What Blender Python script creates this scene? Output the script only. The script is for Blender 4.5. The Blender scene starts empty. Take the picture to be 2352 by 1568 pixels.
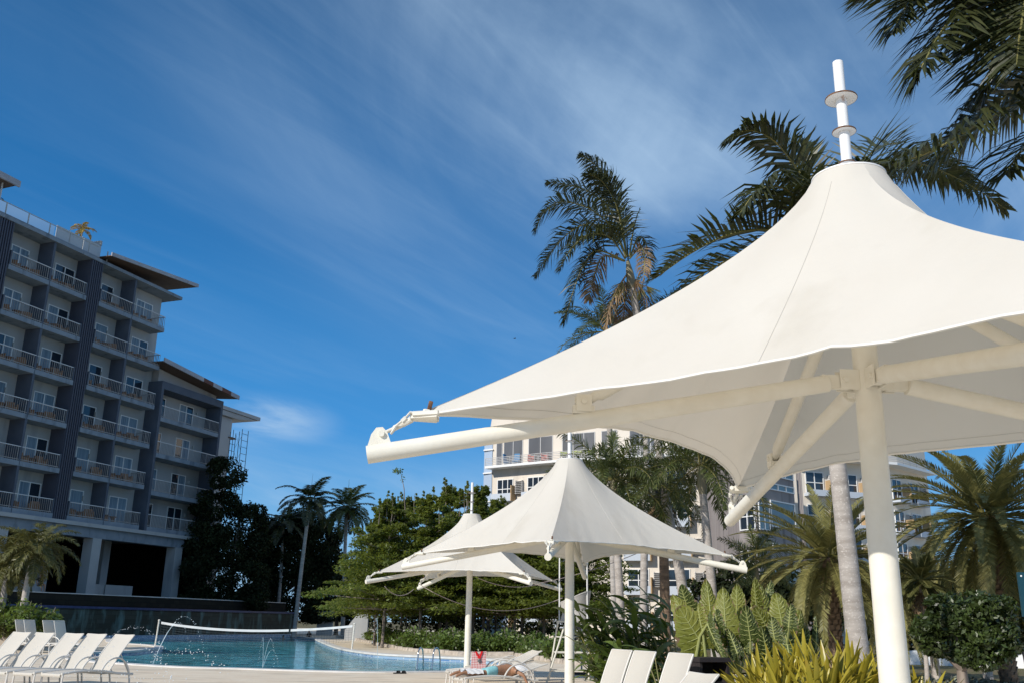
import bpy, math, random
import numpy as np
from mathutils import Vector, Matrix
from mathutils.geometry import tessellate_polygon
R = math.radians
rng = np.random.default_rng(7)
random.seed(7)
SC = bpy.context.scene
COL = SC.collection

# ------------------------------------------------------------------ camera
FPX, EYE = 2164.0, 1.6
_u = Vector((136.0, 7271.0, -FPX)).normalized()
_f = Vector((0, 0, -1)); _y = (_f - _u * _f.dot(_u)).normalized(); _x = _y.cross(_u)
CR = Matrix((_x, _y, _u))
CP = Vector((0, 0, EYE))
cam_d = bpy.data.cameras.new("camera")
cam = bpy.data.objects.new("camera", cam_d); COL.objects.link(cam)
cam_d.sensor_width = 36; cam_d.lens = FPX / 2352 * 36
cam_d.clip_start = 0.05; cam_d.clip_end = 3000
cam.matrix_world = Matrix.Translation(CP) @ CR.to_4x4()
SC.camera = cam
def ray(px, py): return CR @ Vector((px - 1176, 784 - py, -FPX))
def P(px, py, Y):                # world point seen at a pixel of the 2352 px survey, Y metres ahead
    r = ray(px, py); return CP + r * (Y / r.y)
def G(px, py, z=0.0):            # where that sight line meets the level z
    r = ray(px, py); return CP + r * ((z - EYE) / r.z)

# ------------------------------------------------------------------ things
def tag(o, label=None, cat=None, group=None, kind=None):
    if label: o['label'] = label
    if cat: o['category'] = cat
    if group: o['group'] = group
    if kind: o['kind'] = kind
    return o
def thing(name, label, cat, loc=(0, 0, 0), rotz=0, group=None, scale=1):
    o = bpy.data.objects.new(name, None); COL.objects.link(o)
    o.location = loc; o.rotation_euler = (0, 0, rotz); o.scale = (scale,) * 3
    o.empty_display_size = 0.2
    return tag(o, label, cat, group)
def copy_tree(o, parent=None):
    c = o.copy(); COL.objects.link(c)
    if parent: c.parent = parent
    for ch in list(o.children): copy_tree(ch, c)
    return c
def dup(o, label, loc, rotz=0, scale=1, group=None):
    c = copy_tree(o); c['label'] = label; c.location = loc
    c.rotation_euler = (0, 0, rotz); c.scale = (scale,) * 3 if not isinstance(scale, tuple) else scale
    if group: c['group'] = group
    return c

class MB:
    def __init__(s, T=None): s.v = []; s.f = []; s.m = []; s.T = T
    def add(s, vs, fs, mi=0):
        b = len(s.v)
        s.v.extend([tuple(s.T(*v)) if s.T else tuple(v) for v in vs])
        s.f.extend([tuple(i + b for i in f) for f in fs]); s.m.extend([mi] * len(fs))
    def addnp(s, V, F, mi=0):
        b = len(s.v); s.v.extend(map(tuple, V.tolist()))
        s.f.extend([tuple(i + b for i in f) for f in F]); s.m.extend([mi] * len(F))
    def box(s, x0, x1, y0, y1, z0, z1, mi=0):
        s.add([(x0,y0,z0),(x1,y0,z0),(x1,y1,z0),(x0,y1,z0),(x0,y0,z1),(x1,y0,z1),(x1,y1,z1),(x0,y1,z1)],
              [(0,3,2,1),(4,5,6,7),(0,1,5,4),(1,2,6,5),(2,3,7,6),(3,0,4,7)], mi)
    def hexa(s, p, mi=0):        # 4 bottom then 4 top corners
        s.add(p, [(0,3,2,1),(4,5,6,7),(0,1,5,4),(1,2,6,5),(2,3,7,6),(3,0,4,7)], mi)
    def prism(s, pts, z0, z1, mi=0):
        n = len(pts)
        s.add([(p[0],p[1],z0) for p in pts] + [(p[0],p[1],z1) for p in pts],
              [tuple(range(n-1,-1,-1)), tuple(range(n,2*n))] + [(i,(i+1)%n,n+(i+1)%n,n+i) for i in range(n)], mi)
    def tube(s, pts, r, seg=8, caps=True, mi=0, flat=1.0, up=None):
        pts = [Vector(p) for p in pts]; n = len(pts)
        rs = r if isinstance(r, (list, tuple)) else [r] * n
        t0 = (pts[1] - pts[0]).normalized()
        a = Vector(up) if up else (Vector((0,0,1)) if abs(t0.z) < 0.9 else Vector((1,0,0)))
        N = (a - t0 * a.dot(t0)).normalized(); vs = []
        for i, p in enumerate(pts):
            t = (pts[min(i+1,n-1)] - pts[max(i-1,0)]).normalized()
            N = (N - t * N.dot(t)).normalized(); B = t.cross(N)
            for k in range(seg):
                q = 2*math.pi*k/seg
                vs.append(p + N*(math.cos(q)*rs[i]*flat) + B*(math.sin(q)*rs[i]))
        fs = [(i*seg+k, i*seg+(k+1)%seg, (i+1)*seg+(k+1)%seg, (i+1)*seg+k) for i in range(n-1) for k in range(seg)]
        if caps: fs += [tuple(range(seg-1,-1,-1)), tuple(range((n-1)*seg, n*seg))]
        s.add(vs, fs, mi)
    def lathe(s, prof, c=(0,0,0), seg=20, mi=0, caps=True):
        n = len(prof); vs = []
        for r, z in prof:
            for k in range(seg):
                q = 2*math.pi*k/seg; vs.append((c[0]+r*math.cos(q), c[1]+r*math.sin(q), c[2]+z))
        fs = [(i*seg+k, i*seg+(k+1)%seg, (i+1)*seg+(k+1)%seg, (i+1)*seg+k) for i in range(n-1) for k in range(seg)]
        if caps and prof[0][0] > 1e-4: fs.append(tuple(range(seg-1,-1,-1)))
        if caps and prof[-1][0] > 1e-4: fs.append(tuple(range((n-1)*seg, n*seg)))
        s.add(vs, fs, mi)
    def grid(s, fn, nu, nv, mi=0):
        s.add([fn(i/nu, j/nv) for j in range(nv+1) for i in range(nu+1)],
              [(j*(nu+1)+i, j*(nu+1)+i+1, (j+1)*(nu+1)+i+1, (j+1)*(nu+1)+i) for j in range(nv) for i in range(nu)], mi)
    def ball(s, c, r, sq=(1,1,1), seg=10, mi=0):
        s.add(*sphere(c, r, sq, seg), mi)
    def mesh(s, name, mats, smooth=False, off=None):
        me = bpy.data.meshes.new(name)
        v = s.v
        if off is not None: v = [(a-off[0], b-off[1], c-off[2]) for a, b, c in v]
        me.from_pydata(v, [], s.f)
        for m in (mats if isinstance(mats, (list, tuple)) else [mats]): me.materials.append(m)
        me.polygons.foreach_set('material_index', s.m)
        if smooth:
            me.polygons.foreach_set('use_smooth', [True] * len(s.f))
            try: me.set_sharp_from_angle(angle=R(40 if smooth is True else smooth))
            except Exception: pass
        me.update(); return me
    def part(s, name, mats, parent, smooth=False, world=False, label=None):
        off = parent.location.copy() if world else None
        if world and parent.parent: off = off + parent.parent.location
        o = bpy.data.objects.new(name, s.mesh(name, mats, smooth, off)); COL.objects.link(o)
        o.parent = parent
        if label: o['label'] = label
        return o
    def top(s, name, mats, label=None, cat=None, group=None, kind=None, smooth=False, loc=None):
        o = bpy.data.objects.new(name, s.mesh(name, mats, smooth, loc)); COL.objects.link(o)
        if loc is not None: o.location = loc
        return tag(o, label, cat, group, kind)
def sphere(c, r, sq=(1,1,1), seg=10):
    n = seg // 2; vs = []; fs = []
    for i in range(n+1):
        a = math.pi*i/n
        for k in range(seg):
            q = 2*math.pi*k/seg
            vs.append((c[0]+r*sq[0]*math.sin(a)*math.cos(q), c[1]+r*sq[1]*math.sin(a)*math.sin(q), c[2]-r*sq[2]*math.cos(a)))
    for i in range(n):
        for k in range(seg): fs.append((i*seg+k, i*seg+(k+1)%seg, (i+1)*seg+(k+1)%seg, (i+1)*seg+k))
    return vs, fs

# ------------------------------------------------------------------ materials
def lin(h):
    if isinstance(h, (tuple, list)): return (*h[:3], 1)
    c = [int(h[i:i+2], 16)/255 for i in (0, 2, 4)]
    return (*[x/12.92 if x <= .04045 else ((x+.055)/1.055)**2.4 for x in c], 1)
def mat(name, c1, c2=None, scale=5, rough=.6, bump=0, bscale=None, transl=0, tcol=None, spec=.4, metal=0,
        stretch=(1,1,1), island=0, contrast=(.35,.65), c3=None, c3s=1.0, c3r=(.6,.75), c3stretch=(1,1,1), detail=4, alpha=None):
    m = bpy.data.materials.new(name); m.use_nodes = True
    nt = m.node_tree; N = nt.nodes; L = nt.links
    b = N['Principled BSDF']; out = N['Material Output']
    b.inputs['Roughness'].default_value = rough; b.inputs['Metallic'].default_value = metal
    b.inputs['Specular IOR Level'].default_value = spec
    tc = N.new('ShaderNodeTexCoord')
    def noise(sc, st, det=detail):
        mp = N.new('ShaderNodeMapping'); mp.inputs['Scale'].default_value = st
        L.new(tc.outputs['Object'], mp.inputs['Vector'])
        t = N.new('ShaderNodeTexNoise'); t.inputs['Scale'].default_value = sc; t.inputs['Detail'].default_value = det
        L.new(mp.outputs['Vector'], t.inputs['Vector']); return t.outputs['Fac']
    def ramp(fac, lo, hi, ca, cb):
        r = N.new('ShaderNodeValToRGB'); r.color_ramp.elements[0].position = lo; r.color_ramp.elements[1].position = hi
        r.color_ramp.elements[0].color = ca; r.color_ramp.elements[1].color = cb
        L.new(fac, r.inputs['Fac']); return r.outputs['Color']
    col = None
    if c2 is not None: col = ramp(noise(scale, stretch), contrast[0], contrast[1], lin(c1), lin(c2))
    else: b.inputs['Base Color'].default_value = lin(c1)
    if c3 is not None:
        if col is None:
            rgb = N.new('ShaderNodeRGB'); rgb.outputs[0].default_value = lin(c1); col = rgb.outputs[0]
        k = ramp(noise(c3s, c3stretch, 6), c3r[0], c3r[1], (0,0,0,1), (1,1,1,1))
        mx = N.new('ShaderNodeMixRGB'); L.new(k, mx.inputs['Fac']); L.new(col, mx.inputs[1]); mx.inputs[2].default_value = lin(c3)
        col = mx.outputs[0]
    if island:
        if col is None:
            rgb = N.new('ShaderNodeRGB'); rgb.outputs[0].default_value = lin(c1); col = rgb.outputs[0]
        g = N.new('ShaderNodeNewGeometry')
        mr = N.new('ShaderNodeMapRange'); mr.inputs['To Min'].default_value = 1-island; mr.inputs['To Max'].default_value = 1+island
        L.new(g.outputs['Random Per Island'], mr.inputs['Value'])
        hs = N.new('ShaderNodeHueSaturation'); L.new(mr.outputs[0], hs.inputs['Value']); L.new(col, hs.inputs['Color'])
        col = hs.outputs[0]
    if col is not None: L.new(col, b.inputs['Base Color'])
    if bump:
        bp = N.new('ShaderNodeBump'); bp.inputs['Strength'].default_value = bump; bp.inputs['Distance'].default_value = .02
        L.new(noise(bscale or scale, stretch), bp.inputs['Height']); L.new(bp.outputs[0], b.inputs['Normal'])
    if transl:
        tr = N.new('ShaderNodeBsdfTranslucent'); mx = N.new('ShaderNodeMixShader'); mx.inputs['Fac'].default_value = transl
        if tcol is not None: tr.inputs['Color'].default_value = lin(tcol)
        elif col is not None: L.new(col, tr.inputs['Color'])
        else: tr.inputs['Color'].default_value = lin(c1)
        L.new(b.outputs[0], mx.inputs[1]); L.new(tr.outputs[0], mx.inputs[2]); L.new(mx.outputs[0], out.inputs['Surface'])
    return m
def mat_glass(name, tint=(.75,.85,.88), fac=.25):
    m = bpy.data.materials.new(name); m.use_nodes = True
    nt = m.node_tree; N = nt.nodes; L = nt.links; N.remove(N['Principled BSDF'])
    g = N.new('ShaderNodeBsdfGlossy'); g.inputs['Roughness'].default_value = .03
    t = N.new('ShaderNodeBsdfTransparent'); t.inputs['Color'].default_value = (*tint, 1)
    fr = N.new('ShaderNodeFresnel'); fr.inputs['IOR'].default_value = 1.5
    ad = N.new('ShaderNodeMath'); ad.operation = 'ADD'; ad.inputs[1].default_value = fac; ad.use_clamp = True
    L.new(fr.outputs[0], ad.inputs[0])
    mx = N.new('ShaderNodeMixShader'); L.new(ad.outputs[0], mx.inputs['Fac']); L.new(t.outputs[0], mx.inputs[1]); L.new(g.outputs[0], mx.inputs[2])
    L.new(mx.outputs[0], N['Material Output'].inputs['Surface']); return m
def mat_brick(name, c1, c2, mortar, scale, bw=.5, rh=.25, rough=.5, offset=.5, msize=.02, noise_c=None, ns=2.0, nst=(1,1,.3), rot=None, spec=.4):
    m = bpy.data.materials.new(name); m.use_nodes = True
    nt = m.node_tree; N = nt.nodes; L = nt.links; b = N['Principled BSDF']
    b.inputs['Roughness'].default_value = rough; b.inputs['Specular IOR Level'].default_value = spec
    tc = N.new('ShaderNodeTexCoord'); sx = N.new('ShaderNodeSeparateXYZ'); L.new(tc.outputs['Object'], sx.inputs[0])
    cb = N.new('ShaderNodeCombineXYZ'); ad = N.new('ShaderNodeMath'); ad.operation = 'ADD'
    L.new(sx.outputs[0], ad.inputs[0]); L.new(sx.outputs[1], ad.inputs[1])
    L.new(ad.outputs[0], cb.inputs[0]); L.new(sx.outputs[2], cb.inputs[1])
    t = N.new('ShaderNodeTexBrick'); t.offset = offset
    t.inputs['Color1'].default_value = lin(c1); t.inputs['Color2'].default_value = lin(c2); t.inputs['Mortar'].default_value = lin(mortar)
    t.inputs['Scale'].default_value = scale; t.inputs['Mortar Size'].default_value = msize
    t.inputs['Brick Width'].default_value = bw; t.inputs['Row Height'].default_value = rh
    L.new(cb.outputs[0], t.inputs['Vector']); col = t.outputs['Color']
    if noise_c:
        mp = N.new('ShaderNodeMapping'); mp.inputs['Scale'].default_value = nst; L.new(tc.outputs['Object'], mp.inputs['Vector'])
        nz = N.new('ShaderNodeTexNoise'); nz.inputs['Scale'].default_value = ns; nz.inputs['Detail'].default_value = 8; L.new(mp.outputs[0], nz.inputs['Vector'])
        r = N.new('ShaderNodeValToRGB'); r.color_ramp.elements[0].position = .5; r.color_ramp.elements[1].position = .72; L.new(nz.outputs['Fac'], r.inputs['Fac'])
        mx = N.new('ShaderNodeMixRGB'); L.new(r.outputs[0], mx.inputs['Fac']); L.new(col, mx.inputs[1]); mx.inputs[2].default_value = lin(noise_c); col = mx.outputs[0]
    L.new(col, b.inputs['Base Color']); return m
MT = {}
MT['fabric'] = mat('canopy_fabric', (.785,.762,.705), (.75,.722,.66), 1.3, rough=.75, transl=.30, tcol=(.84,.72,.56), bump=.4, bscale=5, spec=.25, stretch=(1,1,.3), detail=9, c3=(.66,.63,.56), c3s=1.1, c3r=(.56,.78), c3stretch=(1.6,1.6,.35))
MT['hem'] = mat('hem_fabric', (.80,.78,.73), rough=.8)
MT['seam'] = mat('seam_thread', (.60,.57,.52), rough=.9)
MT['cream'] = mat('cream_painted_steel', (.80,.77,.68), (.76,.72,.62), 9, rough=.45, bump=.05, bscale=40, c3=(.45,.25,.10), c3s=9, c3r=(.74,.80))
MT['mast'] = mat('white_mast_paint', (.82,.82,.82), rough=.4, c3=(.35,.14,.05), c3s=11, c3r=(.66,.76), c3stretch=(1,1,.5))
MT['rust'] = mat('rusty_steel', (.20,.10,.05), (.08,.04,.025), 30, rough=.8)
MT['rope'] = mat('white_cable', (.72,.70,.64), (.6,.57,.5), 40, rough=.7)
MT['white'] = mat('white_paint', (.80,.80,.79), rough=.45)
MT['deck'] = mat('pool_deck_stone', (.70,.58,.44), (.76,.66,.52), 1.2, rough=.85, bump=.25, bscale=30, c3=(.36,.30,.23), c3s=.8, c3r=(.55,.75), c3stretch=(.5,2,1), detail=8)
MT['coping'] = mat('white_coping', (.72,.70,.68), (.62,.60,.57), 2.5, rough=.6, detail=8)
MT['mosaic'] = mat_brick('blue_mosaic_tile', (.10,.22,.45), (.40,.55,.68), (.55,.6,.62), 1, .16, .08, rough=.25, msize=.006)
MT['poolfloor'] = mat('pool_floor', (.25,.55,.62), rough=.6)
MT['soil'] = mat('garden_soil', (.17,.11,.06), (.10,.11,.03), 2, rough=1, bump=.6, bscale=25)
MT['stone'] = mat('rough_limestone', (.55,.49,.42), (.36,.31,.26), 4, rough=.9, bump=.9, bscale=7, detail=8)
MT['bark'] = mat('grey_bark', (.30,.25,.21), (.16,.13,.11), 6, rough=.95, bump=.5, bscale=18, stretch=(1,1,.35))
MT['sling'] = mat('sling_mesh', (.66,.62,.55), (.60,.56,.49), 160, rough=.8, bump=.1, transl=.15)
MT['tubegrey'] = mat('frame_tube', (.66,.63,.58), rough=.4)
MT['chrome'] = mat('stainless_steel', (.6,.6,.6), rough=.2, metal=1)
# ------------------------------------------------------------------ sky, sun
SUN_EL, SUN_AZ = R(31), R(45)            # azimuth measured from straight behind the camera towards the left
sdir = Vector((-math.sin(SUN_AZ)*math.cos(SUN_EL), -math.cos(SUN_AZ)*math.cos(SUN_EL), math.sin(SUN_EL)))
sl = bpy.data.lights.new("sun", 'SUN'); sl.energy = 4.3; sl.angle = R(.55); sl.color = (1, .945, .86)
so = bpy.data.objects.new("sun", sl); COL.objects.link(so); so.rotation_euler = sdir.to_track_quat('Z', 'Y').to_euler()
W = bpy.data.worlds.new("World"); SC.world = W; W.use_nodes = True
nt = W.node_tree; N = nt.nodes; L = nt.links
bg = N['Background']; bg.inputs['Strength'].default_value = .1
sky = N.new('ShaderNodeTexSky'); sky.sky_type = 'NISHITA'; sky.sun_disc = False
sky.sun_elevation = SUN_EL; sky.sun_rotation = math.atan2(sdir.x, sdir.y); sky.air_density = 1.0; sky.dust_density = .3; sky.ozone_density = 2.5; sky.altitude = 10
hs = N.new('ShaderNodeHueSaturation'); hs.inputs['Saturation'].default_value = 1.22; hs.inputs['Value'].default_value = .82
L.new(sky.outputs[0], hs.inputs['Color'])
tc = N.new('ShaderNodeTexCoord'); sx = N.new('ShaderNodeSeparateXYZ'); L.new(tc.outputs['Generated'], sx.inputs[0])
def math_(op, a, b=None, clamp=False):
    n = N.new('ShaderNodeMath'); n.operation = op; n.use_clamp = clamp
    for i, v in enumerate((a, b)):
        if v is None: continue
        if isinstance(v, (int, float)): n.inputs[i].default_value = v
        else: L.new(v, n.inputs[i])
    return n.outputs[0]
zz = math_('MAXIMUM', math_('ADD', sx.outputs[2], .06), .03)
cb = N.new('ShaderNodeCombineXYZ'); L.new(math_('DIVIDE', sx.outputs[0], zz), cb.inputs[0]); L.new(math_('DIVIDE', sx.outputs[1], zz), cb.inputs[1])
def cl(rot, st, sc, lo, hi, det=9, dist=1.2, off=(0,0,0)):
    mp = N.new('ShaderNodeMapping'); mp.vector_type = 'TEXTURE'; mp.inputs['Rotation'].default_value = (0,0,rot); mp.inputs['Scale'].default_value = tuple(1/v for v in st); mp.inputs['Location'].default_value = off
    L.new(cb.outputs[0], mp.inputs['Vector'])
    t = N.new('ShaderNodeTexNoise'); t.inputs['Scale'].default_value = sc; t.inputs['Detail'].default_value = det; t.inputs['Roughness'].default_value = .58; t.inputs['Distortion'].default_value = dist
    L.new(mp.outputs[0], t.inputs['Vector'])
    r = N.new('ShaderNodeMapRange'); r.interpolation_type = 'SMOOTHSTEP'; r.inputs['From Min'].default_value = lo; r.inputs['From Max'].default_value = hi
    L.new(t.outputs['Fac'], r.inputs['Value']); return r.outputs[0]
streak = cl(R(50), (.40,1.5,1), .95, .46, .82, det=12, dist=1.0, off=(3.1,1.7,0))
broad = cl(R(75), (.6,1,1), .8, .34, .70, det=9, dist=1.0, off=(.4,5.2,0))
fine = cl(R(55), (.4,3,1), 2.4, .40, .85, off=(7,2,0))
# the cirrus sheet thickens to the right and overhead, and thins out to the left
side = N.new('ShaderNodeMapRange'); side.interpolation_type = 'SMOOTHSTEP'; side.inputs['From Min'].default_value = -.42; side.inputs['From Max'].default_value = .18
L.new(math_('ADD', sx.outputs[0], math_('MULTIPLY', math_('SUBTRACT', sx.outputs[2], .45), .45)), side.inputs['Value'])
hi = N.new('ShaderNodeMapRange'); hi.interpolation_type = 'SMOOTHSTEP'; hi.inputs['From Min'].default_value = .16; hi.inputs['From Max'].default_value = .50
L.new(sx.outputs[2], hi.inputs['Value'])
sheet = math_('MULTIPLY', side.outputs[0], hi.outputs[0])
c = math_('MULTIPLY', math_('ADD', math_('MULTIPLY', broad, .56), .16), sheet)
c = math_('ADD', c, math_('MULTIPLY', streak, math_('ADD', math_('MULTIPLY', sheet, .30), .10)))
c = math_('ADD', c, math_('MULTIPLY', fine, math_('ADD', math_('MULTIPLY', sheet, .12), .03)))
low = N.new('ShaderNodeMapRange'); low.interpolation_type = 'SMOOTHSTEP'; low.inputs['From Min'].default_value = .19; low.inputs['From Max'].default_value = .08
L.new(sx.outputs[2], low.inputs['Value'])
puff = cl(R(-12), (.7,.2,1), .75, .50, .66, det=8, dist=.3, off=(2.2,.5,0))
c = math_('ADD', c, math_('MULTIPLY', math_('MULTIPLY', low.outputs[0], puff), .70), clamp=True)
gr = N.new('ShaderNodeValToRGB'); cr = gr.color_ramp; L.new(sx.outputs[2], gr.inputs['Fac'])
for i, (p_, c_) in enumerate([(0,(.34,.60,.86)),(.10,(.17,.45,.80)),(.19,(.055,.305,.72)),(.37,(.025,.185,.49)),(.60,(.020,.112,.295)),(1,(.02,.07,.2))]):
    e = cr.elements[i] if i < 2 else cr.elements.new(p_)
    e.position = p_; e.color = (*c_, 1)
gs = N.new('ShaderNodeMixRGB'); gs.blend_type = 'MULTIPLY'; gs.inputs['Fac'].default_value = 1; L.new(gr.outputs[0], gs.inputs[1]); gs.inputs[2].default_value = (10,10,10,1)
bl = N.new('ShaderNodeMixRGB'); bl.inputs['Fac'].default_value = .92; L.new(hs.outputs[0], bl.inputs[1]); L.new(gs.outputs[0], bl.inputs[2])
dv = ray(600, 965).normalized()
dt = N.new('ShaderNodeVectorMath'); dt.operation = 'SUBTRACT'; L.new(tc.outputs['Generated'], dt.inputs[0]); dt.inputs[1].default_value = dv
ds = N.new('ShaderNodeVectorMath'); ds.operation = 'MULTIPLY'; L.new(dt.outputs[0], ds.inputs[0]); ds.inputs[1].default_value = (1,1,2.8)
dl = N.new('ShaderNodeVectorMath'); dl.operation = 'LENGTH'; L.new(ds.outputs[0], dl.inputs[0])
bm = N.new('ShaderNodeMapRange'); bm.interpolation_type = 'SMOOTHSTEP'; bm.inputs['From Min'].default_value = .095; bm.inputs['From Max'].default_value = .01; L.new(dl.outputs['Value'], bm.inputs['Value'])
pf = cl(R(-20), (.9,.5,1), 1.6, .36, .66, det=9, dist=.6, off=(1,4,0))
c = math_('ADD', c, math_('MULTIPLY', math_('MULTIPLY', bm.outputs[0], pf), .75), clamp=True)
mx = N.new('ShaderNodeMixRGB'); L.new(c, mx.inputs['Fac']); L.new(bl.outputs[0], mx.inputs[1]); mx.inputs[2].default_value = (4.6, 6.4, 8.5, 1)
L.new(mx.outputs[0], bg.inputs['Color'])
SC.view_settings.view_transform = 'Standard'; SC.view_settings.look = 'None'; SC.view_settings.exposure = 0; SC.view_settings.gamma = 1

# ------------------------------------------------------------------ the hotel's facade frame: u along it, o out of it, z up
_r = ray(2040, 1428 + .0187*(2040-1176)); FD = Vector((_r.x, _r.y, 0)).normalized(); FN = Vector((FD.y, -FD.x, 0))
FO = P(405, 1368, 89); FO.z = 0
def T(u, o, z): q = FO + FD*u + FN*o; return (q.x, q.y, z)
def FA(px, py, off):             # (u, z, point) where a sight line meets the plane o = off
    r = ray(px, py); t = ((FO + FN*off - CP).dot(FN)) / r.dot(FN); p = CP + r*t
    return (p-FO).dot(FD), p.z, p

# ------------------------------------------------------------------ ground, pool
def xy(v): return Vector((v[0], v[1], 0))
near = [(1160,1538),(1060,1541),(880,1543),(720,1540),(560,1535),(420,1531),(300,1524)]
pen = [(292,1495),(345,1490),(374,1486.5),(352,1481)]
right_ = [(722,1466),(735,1472),(760,1482),(795,1491.5),(863,1500.5),(961,1506),(1059,1510.5),(1121,1513.5),(1165,1520),(1190,1529)]
pool = [xy(G(*q)) for q in near] + [xy((-15.6,36.5)), xy((-18.2,42))]
pool += [xy(G(*q)) for q in pen] + [xy((-24,60.5))]
wl = Vector(T(-16, 6, 0)); wr = Vector(T(9.9, 6, 0))
pool += [xy(Vector(T(-14, 6, 0))), xy(wr)] + [xy(G(*q)) for q in right_]
def smooth_loop(pts, n=4, sharp=()):
    out = []; m = len(pts)
    for i in range(m):
        a, b, c_, d = pts[i-1], pts[i], pts[(i+1) % m], pts[(i+2) % m]
        if (c_-b).length > 15 or (b-a).length > 15 or (d-c_).length > 15: out.append(b); continue
        for k in range(n):
            t = k/n
            out.append(.5*((2*b)+(c_-a)*t+(2*a-5*b+4*c_-d)*t*t+(3*b-a-3*c_+d)*t**3))
    return out
pool = smooth_loop(pool)
outer = [xy(q) for q in ((-130,-40),(130,-40),(130,170),(-130,170))]
m = MB()
tri = tessellate_polygon([outer, pool]); allp = outer + pool
m.add([(p.x,p.y,0) for p in allp], [tuple(t) for t in tri])
me = m.mesh('pool_deck', MT['deck']); bm_o = bpy.data.objects.new('pool_deck', me); COL.objects.link(bm_o); tag(bm_o, kind='structure')
m = MB(); m.box(-900,900,-300,1800,-3.2,-1.7); m.top('ground', MT['soil'], kind='structure')
# water
def water_mat():
    m = bpy.data.materials.new('pool_water'); m.use_nodes = True; nt = m.node_tree; N = nt.nodes; L = nt.links; b = N['Principled BSDF']
    tc = N.new('ShaderNodeTexCoord'); mp = N.new('ShaderNodeMapping'); mp.inputs['Scale'].default_value = (1,1.0,1); L.new(tc.outputs['Object'], mp.inputs[0])
    n1 = N.new('ShaderNodeTexNoise'); n1.inputs['Scale'].default_value = 1.1; n1.inputs['Detail'].default_value = 4; n1.inputs['Distortion'].default_value = .8; L.new(mp.outputs[0], n1.inputs['Vector'])
    n2 = N.new('ShaderNodeTexNoise'); n2.inputs['Scale'].default_value = 3.2; n2.inputs['Detail'].default_value = 3; n2.inputs['Distortion'].default_value = .5; L.new(mp.outputs[0], n2.inputs['Vector'])
    ad = N.new('ShaderNodeMath'); ad.operation = 'ADD'; L.new(n1.outputs[0], ad.inputs[0]); L.new(n2.outputs[0], ad.inputs[1])
    bp = N.new('ShaderNodeBump'); bp.inputs['Strength'].default_value = .8; bp.inputs['Distance'].default_value = .10; L.new(ad.outputs[0], bp.inputs['Height'])
    L.new(bp.outputs[0], b.inputs['Normal'])
    r = N.new('ShaderNodeValToRGB'); r.color_ramp.elements[0].position = .40; r.color_ramp.elements[1].position = .64
    r.color_ramp.elements[0].color = (.025,.17,.20,1); r.color_ramp.elements[1].color = (.11,.47,.54,1); L.new(n1.outputs[0], r.inputs[0])
    L.new(r.outputs[0], b.inputs['Base Color']); b.inputs['Roughness'].default_value = .06; b.inputs['Specular IOR Level'].default_value = .5
    return m
MT['water'] = water_mat()
m = MB(); tri = tessellate_polygon([pool]); m.add([(p.x,p.y,-.18) for p in pool], [tuple(t) for t in tri]); m.top('pool_water', MT['water'], kind='structure')
n = len(pool); area = sum(pool[i].x*pool[(i+1)%n].y - pool[(i+1)%n].x*pool[i].y for i in range(n))
sg = 1 if area > 0 else -1
def outn(i):
    t = (pool[(i+1)%n]-pool[i-1]).normalized(); return Vector((t.y,-t.x,0))*sg
cm = MB(); mm = MB(); ins = [p - outn(i)*.05 for i, p in enumerate(pool)]; ots = [p + outn(i)*.42 for i, p in enumerate(pool)]
for i in range(n):
    j = (i+1) % n
    if (T_ := ((pool[i]-FO).dot(FN) < 6.8 and (pool[j]-FO).dot(FN) < 6.8)): continue
    a, b, c_, d = ins[i], ins[j], ots[j], ots[i]
    cm.add([(a.x,a.y,-.05),(b.x,b.y,-.05),(b.x,b.y,.035),(a.x,a.y,.035),(c_.x,c_.y,.035),(d.x,d.y,.035),(c_.x,c_.y,-.02),(d.x,d.y,-.02)], [(0,1,2,3),(3,2,4,5),(5,4,6,7)])
    e, f_ = pool[i]-outn(i)*.01, pool[j]-outn(j)*.01
    mm.add([(e.x,e.y,-1.4),(f_.x,f_.y,-1.4),(f_.x,f_.y,-.051),(e.x,e.y,-.051)], [(0,1,2,3)])
cm.top('pool_coping', MT['coping'], kind='structure'); mm.top('pool_side_tiles', MT['mosaic'], kind='structure')
# ------------------------------------------------------------------ tensile umbrellas (built once round the pole, then copied)
EPS, PW = .012, .725
def prof(s): a = EPS**PW; return 1 - ((s+EPS)**PW - a)/((1+EPS)**PW - a)
RT, ZT, RCN, ZCN, RMID, ZMID = .25, 4.68, 3.0, 2.87, 1.58, 2.975
RTIP, ZTIP, ZHUB = 3.30, 2.60, 3.22
def edge_pt(k, t):               # point on the hem of panel k (0..3), t from corner to corner
    a0, a1 = k*math.pi/2, (k+1)*math.pi/2
    A = Vector((math.cos(a0)*RCN, math.sin(a0)*RCN, ZCN)); B = Vector((math.cos(a1)*RCN, math.sin(a1)*RCN, ZCN))
    am = (a0+a1)/2; d = RCN*math.cos(math.pi/4) - RMID; w = 4*t*(1-t)
    return A.lerp(B, t) + Vector((-math.cos(am)*d*w, -math.sin(am)*d*w, (ZMID-ZCN)*w))
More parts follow.
